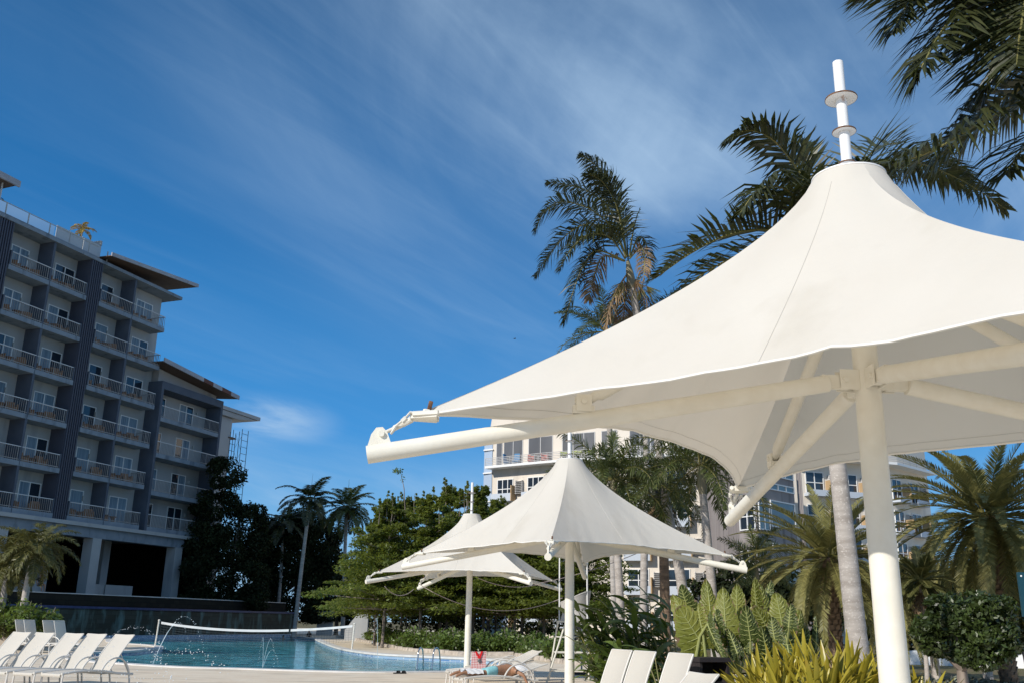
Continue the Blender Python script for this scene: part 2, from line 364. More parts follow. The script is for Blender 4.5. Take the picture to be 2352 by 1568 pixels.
def canopy_pt(k, t, s):
    E_ = edge_pt(k, t); ang = math.atan2(E_.y, E_.x); re = math.hypot(E_.x, E_.y)
    re_s = 2.15 + (re-2.15)*max(s, 1e-4)**.28
    r = RT + (re_s-RT)*s
    z = E_.z + (ZT-E_.z)*prof(s)
    # soft radial folds, strongest near the hem and the corners, plus a few long creases
    c_ = abs(t-.5)*2
    f = math.sin(t*38+k*2.1)*.35 + math.sin(t*71+k*4.7)*.3 + math.sin(t*17+k*1.3+s*2)*.5
    z += f * .013 * s**2.2 * (1-s*.35) * (.35+.65*math.sin(math.pi*min(1,max(0,t))))
    for t0, sl_, w_, am_ in ((.60,.20,.02,.05),(.68,.22,.02,-.035),(.28,-.12,.02,.022),(.80,.2,.015,.02),(.86,.1,.012,-.016)):
        q = (t - (t0 + sl_*(1-s)))/w_
        z += am_*math.exp(-q*q)*max(0, s-.45)*1.2*(1-s*.6)
    return Vector((math.cos(ang)*r, math.sin(ang)*r, z))
def make_umbrella(name, label, loc, rot, group):
    root = thing(name, label, 'parasol', loc, rot, group)
    m = MB(); m.lathe([(.16,0),(.16,.02),(.105,.03),(.094,.06),(.092,1.2),(.085,3.0),(.082,3.3),(.082,3.7),(.05,4.1),(.042,4.66)], seg=28)
    pole = m.part('pole', MT['cream'], root, 30)
    m = MB(); m.lathe([(.038,4.66),(.038,5.64),(.030,5.645),(.030,5.60)], seg=18)
    mast = m.part('mast', MT['mast'], root, 30)
    for z, r in ((4.80,.065),(5.06,.085),(5.33,.115)):
        m = MB(); m.lathe([(.039,z-.004),(r-.002,z-.004)], seg=28, caps=False); m.lathe([(r-.003,z-.0045),(r,z-.004),(r,z+.004),(r-.004,z+.0085)], seg=28, mi=1, caps=False); m.lathe([(r-.002,z+.008),(.039,z+.008)], seg=28, caps=False)
        m.part('mast_disc', [MT['mast'], MT['rust']], mast, 30)
    # canopy
    m = MB(); nt_, ns_ = 64, 30
    for k in range(4): m.grid(lambda i, j, k=k: canopy_pt(k, i, j), nt_, ns_)
    can = m.part('canopy', MT['fabric'], root, 80)
    m = MB()
    for k in range(4):
        m.tube([canopy_pt(k, i/40, 1.0) + Vector((0,0,-.004)) for i in range(41)], .009, 6)
    m.part('hem', MT['hem'], can, True)
    m = MB()
    for k in range(4):
        for t in (.5,):
            m.tube([canopy_pt(k, t, s/24) + Vector((0,0,.003)) for s in range(1, 25)], .0016, 4)
        m.tube([canopy_pt(k, i/40, .955) + Vector((0,0,-.004)) for i in range(41)], .0016, 4)
    m.part('seam', MT['seam'], can)
    m = MB(); m.lathe([(.246,ZT-.006),(.256,ZT-.002),(.256,ZT+.008),(.05,ZT+.02)], seg=36)
    m.part('top_ring', MT['mast'], root, 30)
    for q in range(4):
        a = q*math.pi/2; ca, sa = math.cos(a), math.sin(a)
        def Tq(x, y, z, ca=ca, sa=sa): return (x*ca-y*sa, x*sa+y*ca, z)
        def bz(r): return ZHUB-.03 + (ZTIP-ZHUB+.03)*(r-.16)/(RTIP-.16)
        m = MB(Tq); m.tube([(.27,0,bz(.27)),(.275,0,bz(.275)),(RTIP,0,ZTIP)], [.05,.058,.058], 20)
        m.box(.13,.32,-.03,.03,bz(.2)-.048,bz(.2)+.04)
        boom = m.part('boom', MT['cream'], root, 35)
        m = MB(Tq); m.box(.07,.20,-.046,-.036,ZHUB-.095,ZHUB+.04); m.box(.07,.20,.036,.046,ZHUB-.095,ZHUB+.04)
        m.tube([(.165,-.062,ZHUB-.03),(.165,.062,ZHUB-.03)], .02, 6); m.box(.07,.09,-.034,.034,ZHUB-.09,ZHUB+.035)
        m.part('hinge_bracket', MT['cream'], pole)
        # fin plate at the tip
        m = MB(Tq); x1 = RTIP+.002
        for y0, y1 in ((-.012,.012),):
            pts = [(x1,ZTIP+.05),(x1-.02,ZTIP+.13),(x1-.05,ZTIP+.175),(x1-.09,ZTIP+.18),(x1-.12,ZTIP+.15),(x1-.15,ZTIP+.075),(x1-.16,ZTIP+.06)]
            nn = len(pts); m.add([(p[0],y0,p[1]) for p in pts]+[(p[0],y1,p[1]) for p in pts], [tuple(range(nn)),tuple(range(2*nn-1,nn-1,-1))]+[(i,(i+1)%nn,nn+(i+1)%nn,nn+i) for i in range(nn)])
        m.tube([(x1-.085,-.03,ZTIP+.135),(x1-.085,.03,ZTIP+.135)], .02, 8)
        m.lathe([(.0,0),(.058,0),(.06,.006),(.058,.012)], (RTIP,0,ZTIP-.006), 16) if False else None
        m.part('tip_plate', MT['cream'], boom)
        # clevis saddle and strut
        rs = 1.92; zs = bz(rs)
        m = MB(Tq); m.box(rs-.07,rs+.07,-.035,.035,zs+.045,zs+.10); m.box(rs-.05,rs+.05,-.045,-.03,zs+.06,zs+.17); m.box(rs-.05,rs+.05,.03,.045,zs+.06,zs+.17); m.tube([(rs,-.06,zs+.125),(rs,.06,zs+.125)], .02, 6)
        m.part('clevis', MT['cream'], boom)
        m = MB(Tq); p0 = Vector((rs,0,zs+.125)); p1 = Vector((.1,0,4.04)); dd = (p1-p0).normalized()
        m.tube([p0-dd*.05, p0+dd*.10, p0+dd*.12, p1-dd*.08], [.03,.032,.046,.046], 16)
        m.part('strut', MT['cream'], root, 35)
        # turnbuckle and cables from the fin to the canopy's corner plate
        m = MB(Tq); f0 = Vector((x1-.085,0,ZTIP+.135)); cpl = Vector((RCN-.02,0,ZCN-.01))
        m.tube([f0, f0.lerp(cpl,.3), f0.lerp(cpl,.34), f0.lerp(cpl,.8)], [.012,.012,.019,.019], 8)
        for sy in (-1, 1):
            m.tube([f0+Vector((-.06,0,.005)), f0+Vector((-.09,.03*sy,.05)), f0+Vector((-.15,.055*sy,.10)), cpl+Vector((.06,.06*sy,.01)), cpl+Vector((-.06,.075*sy,.0))], .0085, 6)
            m.tube([f0+Vector((-.13,.05*sy,.075)), f0+Vector((-.155,.056*sy,.1))], .018, 6)
        m.part('turnbuckle', MT['rope'], boom, 40)
        m = MB(Tq)
        m.hexa([(RCN+.04,-.05,ZCN-.035),(RCN+.04,.05,ZCN-.035),(RCN-.13,.105,ZCN-.03),(RCN-.13,-.105,ZCN-.03),(RCN+.04,-.05,ZCN+.0),(RCN+.04,.05,ZCN+.0),(RCN-.13,.105,ZCN+.012),(RCN-.13,-.105,ZCN+.012)])
        for sy in (-1, 1): m.tube([(RCN-.14,.10*sy,ZCN-.005),(RCN+.02,.055*sy,ZCN-.01)], .02, 6)
        m.tube([(RCN-.07,.02,ZCN-.01),(RCN-.09,.02,ZCN+.085)], .014, 6, mi=1); m.tube([(RCN-.066,.02,ZCN+.012),(RCN-.069,.02,ZCN+.028)], .028, 6)
        m.part('corner_plate', [MT['cream'], MT['rust']], can)
    return root
UG = 'white tensile umbrellas by the pool'
um1 = make_umbrella('tensile_umbrella', 'largest nearest white tensile umbrella, its canopy cut by the right edge', (2.39, 6.13, 0), R(3.5), UG)
um2 = dup(um1, 'cream tensile umbrella standing beside the lifeguard chair, whole canopy in view', (1.18, 18.47, 0), R(-9.6), 1, UG)
um3 = dup(um1, 'smallest farthest white tensile umbrella, partly hidden by another canopy', (-1.12, 28.63, 0), R(-58), 1, UG)
# ------------------------------------------------------------------ shaded hotel on the left, its shade deepened by darkened colours
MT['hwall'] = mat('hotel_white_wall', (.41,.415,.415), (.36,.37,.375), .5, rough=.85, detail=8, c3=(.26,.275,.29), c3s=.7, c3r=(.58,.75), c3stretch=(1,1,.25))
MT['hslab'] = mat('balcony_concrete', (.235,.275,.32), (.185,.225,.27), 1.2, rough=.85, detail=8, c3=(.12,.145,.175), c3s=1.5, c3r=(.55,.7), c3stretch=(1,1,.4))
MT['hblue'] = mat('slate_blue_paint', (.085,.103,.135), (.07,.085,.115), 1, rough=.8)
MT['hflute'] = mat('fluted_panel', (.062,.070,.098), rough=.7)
MT['hdark'] = mat('dark_void', (.010,.008,.008), rough=.95, spec=.03)  # near black: the hall's deep shade is put into the wall colour
MT['curtain'] = mat('blue_curtain', (.11,.18,.25), (.22,.31,.38), 9, rough=.8, stretch=(1,1,.02), contrast=(.4,.6), spec=.7)
MT['hpane'] = mat('dark_window_glass', (.02,.03,.045), rough=.05, spec=.8)
MT['wicker'] = mat('brown_wicker', (.34,.18,.09), (.22,.11,.06), 20, rough=.8)
MT['soffit'] = mat('brown_timber_soffit', (.13,.085,.06), (.10,.065,.045), 3, rough=.7, stretch=(1,1,1))
MT['fascia'] = mat('grey_metal_fascia', (.38,.38,.40), (.30,.30,.33), .8, rough=.5)
MT['acgrey'] = mat('aircon_casing', (.42,.42,.40), rough=.6)
MT['railw'] = mat('railing_white', (.55,.55,.55), rough=.5)
MT['railg'] = mat('railing_bars', (.30,.29,.28), rough=.5)
MT['brownp'] = mat('brown_panel', (.13,.05,.035), rough=.7)
ht = thing('hotel_building', 'shaded white and slate blue balconied hotel with lower wing, behind the pool wall', 'building', T(-20, -8, 3.0))
ZS = [8.75, 12.27, 15.88, 19.45, 23.1, 26.7]       # undersides of the balcony floors
TOPZ = 30.4
def hp(m, name, mt, parent=None, sm=False):         # facade meshes are made in world space and hung under the hotel
    off = ht.location
    o = bpy.data.objects.new(name, m.mesh(name, mt, sm, off)); COL.objects.link(o); o.parent = parent or ht; return o
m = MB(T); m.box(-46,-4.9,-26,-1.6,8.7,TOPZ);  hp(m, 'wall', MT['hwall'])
m = MB(T); m.box(-46.3,-4.1,-26.3,.12,TOPZ,TOPZ+.28); hp(m, 'roof_slab', MT['hslab'])
m = MB(T)
for i in range(12):                                  # the roof terrace kerb joints
    m.box(-46+i*2.6,-45.9+i*2.6+2.4,-.3,.0,TOPZ+.285,TOPZ+.42)
hp(m, 'kerb', MT['hslab'])
# fluted columns
for (a, b) in ((-15.3,-14.0),(-24.5,-23.2),(-33.6,-32.4)):
    m = MB(T); m.box(a,b,-1.6,-.10,8.75,TOPZ)
    w = (b-a)/6
    for i in range(6): m.box(a+w*i+.02,a+w*i+w*.58,-.10,.06,8.76,TOPZ-.01)
    hp(m, 'fluted_column', MT['hflute'])
bays = [('A',-23.1,-19.25),('B',-19.15,-15.35),('C',-13.9,-10.06),('D',-9.94,-5.85),('E',-28.3,-24.55),('F',-32.3,-28.4)]
def door(u, w, z, o=-1.6, h=2.35, leaf=2, state=0):
    m = MB(T); t = .07
    m.box(u,u+w,o,o+.06,z+h-t,z+h); m.box(u,u+t,o,o+.06,z,z+h-t); m.box(u+w-t,u+w,o,o+.06,z,z+h-t)
    if leaf == 2: m.box(u+w/2-.04,u+w/2+.04,o,o+.05,z,z+h-t)
    d = hp(m, 'door_frame', MT['white'])
    for i in range(leaf):
        a = u+t+i*(w-2*t)/leaf; b = a+(w-2*t)/leaf
        mt = MT['hpane'] if (state >> i) & 1 else MT['curtain']
        m = MB(T); m.box(a,b,o+.005,o+.02,z,z+h-t)
        hp(m, 'door_pane', mt, d)
def railing(u0, u1, o, zf, ret=None):
    m = MB(T); h = 1.1
    m.box(u0,u1,o-.06,o,zf+h-.06,zf+h,1); m.box(u0,u1,o-.05,o-.01,zf+.08,zf+.13)
    n = int((u1-u0)/.19)
    for i in range(n+1):
        u = u0 + (u1-u0-.03)*i/n; w = .02 if i % 9 else .05
        m.box(u,u+w,o-.05,o-.02,zf+.0,zf+h-.06)
    if ret is not None:
        m.box(u1-.06,u1,ret,o-.06,zf+h-.06,zf+h)
        for i in range(9): m.box(u1-.045,u1-.015,ret+i*.165,ret+i*.165+.03,zf,zf+h-.06)
    return hp(m, 'railing', [MT['railg'], MT['railw']])
rr = random.Random(5)
furn = []
ORD = ['lowest','second lowest','third lowest','third highest','second highest','highest']
for fi, zs in enumerate(ZS):
    zf = zs + .38
    for (nm, a, b) in bays:
        m = MB(T); m.box(a-.02,b+.02,-1.6,0,zs,zf); hp(m, 'balcony_floor', MT['hslab'])
        if nm in 'AC' or nm == 'E':
            railing(a+.15, b, -.02, zf)
            m = MB(T); m.box(a,a+.12,-1.6,-.005,zf,zf+1.15); hp(m, 'parapet_fin', MT['hblue'])
        elif nm in 'BF':
            railing(a, b-.15, -.02, zf); m = MB(T); m.box(b-.12,b,-1.6,-.005,zf,zf+1.15); hp(m, 'parapet_fin', MT['hblue'])
        else: railing(a, b, -.02, zf, -1.6)
        ztop = (ZS+[TOPZ])[fi+1]
        if nm in 'ACE':
            m = MB(T); m.box(b-.06,b+.16,-1.6,-.03,zf,ztop); hp(m, 'dividing_wall', MT['hblue'])
        if nm in 'CA': 
            door(a+1.45 if nm == 'C' else a+1.2, 1.45 if nm == 'C' else 1.7, zf, leaf=1 if nm == 'C' else 2, state=rr.choice([0,0,1,1]))
            m = MB(T); uu = b-1.05; m.box(uu,uu+.16,-1.6,-1.45,zf+1.55,zf+1.95); hp(m, 'wall_lamp', MT['acgrey'])
        elif nm == 'B':
            door(a+1.6, 2.1, zf, state=rr.choice([0,2,2,3]))
            m = MB(T); m.box(b+.72,b+1.6,-1.55,-1.2,zf+1.25,zf+1.95); ac = hp(m, 'air_conditioner', MT['acgrey'])
            m = MB(T); m.add([(b+1.16+.27*math.cos(q*.5236),-1.19,zf+1.6+.27*math.sin(q*.5236)) for q in range(12)], [tuple(range(12))]); hp(m, 'fan_grille', MT['hdark'], ac)
        elif nm == 'D': door(a+1.85, 2.1, zf, state=[3,0,0,3,2,0][fi] if fi else 0)
        else: door(a+1.2, 2, zf, state=1)
        if nm in 'ABCD':
            furn.append((nm, fi, a, b, zf))
# roof canopy over the right end
m = MB(T)
m.hexa([(-14.2,-17,31.35),(-3.1,-17,32.5),(-3.1,.9,31.95),(-14.2,.9,31.0),(-14.2,-17,31.42),(-3.1,-17,32.57),(-3.1,.9,32.02),(-14.2,.9,31.07)])
rf = hp(m, 'roof', MT['soffit'])
m = MB(T)
for i in range(7):
    u0 = -14.25 + i*1.6; u1 = u0+1.57; za = 30.98+(u0+14.2)*.0856; zb = 30.98+(u1+14.2)*.0856
    m.hexa([(u0,.9,za),(u1,.9,zb),(u1,1.0,zb),(u0,1.0,za),(u0,.9,za+.33),(u1,.9,zb+.33),(u1,1.0,zb+.33),(u0,1.0,za+.33)])
hp(m, 'fascia', MT['fascia'], rf)
m = MB(T); m.box(-14,-5.6,-20,-2.6,TOPZ+.285,31.6); hp(m, 'attic_wall', MT['hwall'])
# roof terrace: glass balustrade, parapet and screens
m = MB(T)
m.box(-46,-14.5,-.34,-.29,31.83,31.88)
for i in range(16): m.box(-45+i*2.1,-44.93+i*2.1,-.35,-.28,TOPZ+.43,31.83)
bal = hp(m, 'balustrade', MT['acgrey'])
m = MB(T); m.box(-46,-19.3,-.325,-.315,TOPZ+.55,31.8); hp(m, 'glass_panel', mat_glass('terrace_glass', (.72,.85,.88), .12), bal)
m = MB(T); m.box(-19.1,-16.3,-.36,-.32,TOPZ+.55,32.0); m.box(-16.2,-14.3,-.36,-.32,TOPZ+.55,32.0); hp(m, 'frosted_panel', mat('frosted_panel', (.42,.45,.48), rough=.5), bal)
m = MB(T); m.box(-16.2,-14.1,-2.2,-.5,TOPZ+.285,32.15); m.box(-14.3,-14.1,-2.6,-.45,32.15,32.55); hp(m, 'parapet_block', MT['hwall'])
# podium: eave, beam, columns, dark hall
m = MB(T); m.box(-46,2.75,-26,.35,8.42,8.72); hp(m, 'podium_roof', MT['hwall'])
m = MB(T); m.box(-46,.2,-.9,.02,7.62,8.415); hp(m, 'beam', MT['hslab'])
for u in (-40.3,-30.2,-20.15,-10.9,-.9):
    m = MB(T); m.box(u,u+.96,-.95,.04,3.0,7.615); hp(m, 'column', MT['hwall'])
for u in (-25,-12.5,-6):
    m = MB(T); m.box(u,u+.8,-4.2,-3.4,3.0,8.4); hp(m, 'column', MT['hwall'])
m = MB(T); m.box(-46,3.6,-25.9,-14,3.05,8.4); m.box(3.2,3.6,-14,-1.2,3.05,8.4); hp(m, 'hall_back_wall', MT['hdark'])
for (a, b) in ((-9.6,-7.4),(-7.2,-4.0),(-16.5,-13.5),(-19.0,-16.8)):
    m = MB(T); m.box(a,b,-1.6,-1.5,3.0,4.05); hp(m, 'low_panel', MT['hwall'])
# lower wing
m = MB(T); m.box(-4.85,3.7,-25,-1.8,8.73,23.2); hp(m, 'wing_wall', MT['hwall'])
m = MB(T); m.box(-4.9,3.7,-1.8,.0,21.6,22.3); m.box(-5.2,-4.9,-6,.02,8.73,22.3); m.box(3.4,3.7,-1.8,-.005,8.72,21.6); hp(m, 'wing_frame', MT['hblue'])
for fi, zs in enumerate((8.75,11.9,15.3,18.6)):
    zf = zs+.38
    m = MB(T); m.box(-4.88,3.38,-1.8,0,zs,zf); hp(m, 'balcony_floor', MT['hslab'])
    railing(-4.85, 3.35, -.02, zf)
    door(-4.2, 1.7, zf, -1.8, 2.3, state=[3,0,3,3][fi]); door(-.5, 2.0, zf, -1.8, 2.3, state=[3,1,1,2][fi])
    m = MB(T); m.box(1.9,2.06,-1.8,-1.65,zf+1.55,zf+1.9); hp(m, 'wall_lamp', MT['acgrey'])
m = MB(T); m.hexa([(-6,-22,24.6),(5.0,-22,24.6),(4.9,.8,22.75),(-6.2,.8,23.75),(-6,-22,24.7),(5,-22,24.7),(4.9,.8,22.85),(-6.2,.8,23.85)]); rf = hp(m, 'wing_roof', MT['soffit'])
m = MB(T)
for i in range(8):
    u0 = -6.3+i*1.41; u1 = u0+1.39; za = 23.72-(u0+6.2)*.0901; zb = 23.72-(u1+6.2)*.0901
    m.hexa([(u0,.8,za),(u1,.8,zb),(u1,.9,zb),(u0,.9,za),(u0,.8,za+.4),(u1,.8,zb+.4),(u1,.9,zb+.4),(u0,.9,za+.4)], 1 if i in (4,6) else 0)
hp(m, 'fascia', [MT['fascia'], MT['brownp']], rf)
m = MB(T); m.hexa([(-4.8,-1.9,22.3),(3.6,-1.9,22.3),(3.6,-.9,22.3),(-4.8,-.9,22.3),(-4.8,-1.9,23.75),(3.6,-1.9,23.0),(3.6,-.9,22.9),(-4.8,-.9,23.6)]); hp(m, 'wing_attic', MT['hwall'])
# rear block with its overhanging roof and one window
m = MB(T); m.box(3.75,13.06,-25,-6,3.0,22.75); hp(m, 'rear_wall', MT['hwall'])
m = MB(T); m.box(10.5,17.3,-25,-5.4,23.35,23.75); m.hexa([(9,-25,22.8),(13.6,-25,22.8),(13.6,-5.6,22.8),(9,-5.6,22.8),(9,-25,23.3),(16.8,-25,23.3),(16.8,-5.5,23.3),(9,-5.5,23.3)]); hp(m, 'rear_roof', MT['hwall'])
m = MB(T); m.box(8.2,9.8,-6,-5.93,17,20.5); wf = hp(m, 'window_frame', MT['white'])
m = MB(T); m.box(8.3,9.7,-5.93,-5.91,17.1,20.4); hp(m, 'window_pane', MT['hpane'], wf)
# pool terrace: tall wet wall with a ledge
MT['wet'] = mat_brick('wet_slate_wall', (.018,.030,.026), (.035,.052,.046), (.012,.018,.018), 1, .9, .32, rough=.45, msize=.012, noise_c=(.12,.22,.22), ns=1.4, nst=(1,1,.28), spec=.25)
MT['drytile'] = mat_brick('dark_slate_tile', (.02,.02,.017), (.03,.028,.022), (.012,.012,.012), 1, .9, .32, rough=.8, msize=.012, spec=.08)
MT['ledge'] = mat('blue_ledge_tile', (.03,.06,.16), (.02,.04,.12), 3, rough=.3)
tw = thing('terrace_wall', 'long dark wet stone waterfall wall with white lip above the pool', 'wall', T(-10, 3, 0))
def tp(m, name, mt):
    o = bpy.data.objects.new(name, m.mesh(name, mt, False, tw.location)); COL.objects.link(o); o.parent = tw; return o
m = MB(T); m.box(-46,9.9,3,6,-1.6,2.0); tp(m, 'lower_tier', MT['wet'])
m = MB(T); m.box(-46,10.0,5.2,6.12,2.004,2.17); tp(m, 'ledge', MT['ledge'])
m = MB(T); m.box(-46,9.8,-40,5.2,1.2,3.0); tp(m, 'upper_tier', MT['drytile'])
m = MB(T)
lr = random.Random(3)
u = -46
while u < 9.7:
    w = lr.uniform(1.5, 3.5); m.box(u, min(u+w-.02, 9.75), 5.0, 5.23, 3.004, 3.05 + lr.uniform(0,.02)); u += w
tp(m, 'lip', MT['coping'])
m = MB(T); m.box(-46,9.9,6.0,6.03,-.5,.12); tp(m, 'tile_band', MT['mosaic'])
# balcony furniture
def make_armchair():
    r = thing('wicker_armchair', 'brown wicker armchair', 'chair', (0,0,0))
    m = MB(); m.box(-.33,.33,-.32,.30,.05,.40); m.part('seat', MT['wicker'], r)
    m = MB(); m.hexa([(-.36,.24,.3),(.36,.24,.3),(.36,.36,.3),(-.36,.36,.3),(-.33,.34,.85),(.33,.34,.85),(.33,.44,.85),(-.33,.44,.85)]); m.box(-.42,-.33,-.3,.34,.05,.62); m.box(.33,.42,-.3,.34,.05,.62); m.part('backrest', MT['wicker'], r)
    return r
def make_btable():
    r = thing('wicker_table', 'low round brown wicker table', 'table', (0,0,0))
    m = MB(); m.lathe([(.30,.46),(.33,.47),(.33,.51),(.0,.515)], seg=14); m.part('tabletop', MT['wicker'], r)
    m = MB(); m.lathe([(.22,0),(.15,.22),(.22,.46)], seg=10); m.part('pedestal', MT['wicker'], r)
    return r
ch0 = make_armchair(); tb0 = make_btable(); used = [False, False]
BN = {'A':'far left balcony','B':'balcony left of fluted column','C':'balcony right of fluted column','D':'corner end balcony'}
yaw = math.atan2(FD.y, FD.x)
def place(i, proto, label, loc, rz, group):
    if not used[i]:
        used[i] = True; proto['label'] = label; proto.location = loc; proto.rotation_euler = (0,0,rz); proto['group'] = group; return proto
    return dup(proto, label, loc, rz, 1, group)
for (nm, fi, a, b, zf) in furn:
    k = rr.random()
    u0 = {'A':a+1.0,'B':a+.7,'C':a+.9,'D':a+.7}[nm]
    place(0, ch0, f'left brown wicker armchair on {ORD[fi]} {BN[nm]}', T(u0+rr.uniform(-.1,.1), -.75+rr.uniform(-.15,.15), zf), yaw+R(20+rr.uniform(-25,25)), 'wicker armchairs on the hotel balconies')
    if k < .9: place(0, ch0, f'right brown wicker armchair on {ORD[fi]} {BN[nm]}', T(u0+1.9+rr.uniform(-.1,.1), -.75+rr.uniform(-.15,.15), zf), yaw+R(-25+rr.uniform(-25,25)), 'wicker armchairs on the hotel balconies')
    if k > .2: place(1, tb0, f'round wicker table on {ORD[fi]} {BN[nm]}', T(u0+.95, -.7, zf), yaw, 'wicker tables on the hotel balconies')
# roof terrace furniture
zr = TOPZ+.29
r = thing('hanging_chair', 'round dark wire egg chair behind the roof terrace glass', 'chair', T(-24.0,-1.2,zr))
m = MB()
for i in range(7):
    z = .25+i*.22; w = .55*math.sin(math.pi*(.12+.8*i/7))
    m.tube([(w*math.cos(q*.4488), w*math.sin(q*.4488), z) for q in range(15)], .018, 4, False)
for i in range(8):
    q = i*.785; m.tube([(.55*math.sin(math.pi*(.08+.84*j/8))*math.cos(q), .55*math.sin(math.pi*(.08+.84*j/8))*math.sin(q), .1+j*.2) for j in range(9)], .015, 4, False)
m.part('basket', MT['hflute'], r)
m = MB(); m.lathe([(.4,0),(.4,.06),(.1,.1),(.06,.16)], seg=12); m.part('base', MT['hflute'], r)
r = thing('sun_chair', 'white wire lounge chair tilted back on the roof terrace', 'chair', T(-22.0,-1.3,zr))
m = MB(); m.hexa([(-.5,-.3,.3),(.3,-.3,.25),(.3,.3,.25),(-.5,.3,.3),(-.5,-.3,.36),(.3,-.3,.31),(.3,.3,.31),(-.5,.3,.36)]); m.part('seat', MT['railw'], r)
m = MB(); m.hexa([(.3,-.3,.25),(.38,-.3,.25),(.38,.3,.25),(.3,.3,.25),(.72,-.3,1.0),(.78,-.3,1.0),(.78,.3,1.0),(.72,.3,1.0)]); m.part('backrest', MT['railw'], r)
m = MB(); [m.tube([(x,y,0),(x,y,.3)], .02, 5) for x in (-.4,.25) for y in (-.25,.25)]; m.part('leg_frame', MT['railw'], r)
r = thing('pergola', 'roof terrace pergola corner with grey slatted roof, at the left edge', 'pergola', T(-26,-2,zr))
m = MB(T); m.hexa([(-34,-6,33.3),(-23.55,-6,33.3),(-23.55,-.1,33.45),(-34,-.1,33.45),(-34,-6,33.5),(-23.55,-6,33.5),(-23.55,-.1,33.75),(-34,-.1,33.75)])
m.part('roof', MT['soffit'], r, world=True)
m = MB(T); m.box(-34,-23.4,-.1,.05,33.35,33.85); m.part('fascia', MT['fascia'], r, world=True)
for u in (-24.3,-30):
    m = MB(T); m.tube([(u,-.8,zr),(u,-.8,33.45)], .07, 8); m.part('post', MT['railw'], r, world=True)
# scaffold
r = thing('scaffold_tower', 'thin steel scaffold frame standing beside the rear block roof', 'scaffold', T(14.6,-7,15))
m = MB(T)
for (u, z1) in ((12.95,21.3),(13.9,21.3),(15.0,22.0),(16.1,22.0)):
    for o in (-6,-7.2): m.tube([(u,o,13),(u,o,z1)], .035, 5)
for (u0, u1, z1) in ((12.95,13.9,21.3),(15.0,16.1,22.0)):
    z = 14
    while z < z1:
        m.tube([(u0,-6,z),(u1,-6,z)], .025, 4); z += .75
for z in (15.5,17.6,19.6):
    m.tube([(13.9,-6,z),(15.0,-6,z+1.6)], .02, 4); m.tube([(13.9,-6,z+1.6),(15.0,-6,z)], .02, 4)
m.part('frame', mat('scaffold_steel', (.06,.07,.08), rough=.6, metal=.5), r, world=True)
m = MB(T); m.box(12.6,13.95,-7.3,-5.9,20.6,20.7); m.part('platform', MT['soffit'], r, world=True)
# ------------------------------------------------------------------ sunlit cream hotel behind the trees
MT['cwall'] = mat('cream_render', (.76,.69,.60), (.72,.65,.56), .4, rough=.85, detail=8, c3=(.50,.45,.40), c3s=.5, c3r=(.6,.8), c3stretch=(1,1,.2))
MT['cblue'] = mat('pale_blue_render', (.38,.47,.60), rough=.85)
MT['mauve'] = mat('stained_concrete', (.27,.24,.235), (.33,.295,.285), .6, rough=.85, stretch=(1,1,.15), detail=8, c3=(.19,.165,.165), c3s=1.6, c3r=(.54,.68), c3stretch=(1,1,.06))  # stains over a mauve grey base that also carries the wing's shade
MT['tan'] = mat('tan_panel', (.45,.31,.17), rough=.8)
MT['louvre'] = mat('aluminium_louvre', (.55,.54,.53), rough=.5)
MT['pbal'] = mat('pale_blue_parapet', (.52,.57,.64), rough=.8)
MT['loungeg'] = mat('lounge_interior', (.16,.16,.165), (.11,.11,.115), .3, rough=.25, stretch=(1,1,.3), spec=.9)
PL = [(-3.1,113.2),(-2.1,112.5),(5,107.6),(12,103.6),(20,101.2),(31,101),(42,104.5),(49,111)]
hc = thing('cream_hotel', 'sunlit curved cream hotel with metal railed balcony and lounge windows, behind palms', 'building', (20,108,0))
def cp(m, name, mt, parent=None, sm=False):
    o = bpy.data.objects.new(name, m.mesh(name, mt, sm, hc.location)); COL.objects.link(o); o.parent = parent or hc; return o
back = [(60,135),(-3.2,135)]
m = MB(); m.prism([(x,y) for x, y in PL[1:]] + back, 0, 26.5); cp(m, 'wall', MT['cwall'], sm=60)
m = MB(); m.prism([PL[0],(-2.1,112.4),(-2.1,113.8),(-3.1,114.8)], 0, 24.2); cp(m, 'blue_corner', MT['cblue'])
m = MB()
for z in (8.5,12,15.2,18.6,21.4): m.prism([(-3.2,113.0),(-2.05,112.2),(-2.1,112.8),(-3.1,113.5)], z, z+.16)
cp(m, 'corner_band', MT['white'])
def seg(i):
    a, b = Vector((*PL[i],0)), Vector((*PL[i+1],0)); d = (b-a).normalized(); n = Vector((d.y,-d.x,0)); L_ = (b-a).length
    return (lambda u, o, z: tuple((a + d*u + n*o)[:2]) + (z,)), L_
def win(f, u0, u1, z0, z1, nx, nz, pane='hpane', o=0, name='window'):
    m = MB(f); t = .09
    for i in range(nx+1):
        u = u0 + (u1-u0)*i/nx; m.box(u-t/2,u+t/2,o,o+.09,z0,z1)
    for k in range(nz+1):
        z = z0 + (z1-z0)*k/nz; m.box(u0-t/2,u1+t/2,o+.004,o+.086,z-t/2,z+t/2)
    w = cp(m, name, MT['white']); m = MB(f); m.box(u0,u1,o+.008,o+.03,z0,z1); cp(m, 'pane', MT[pane], w); return w
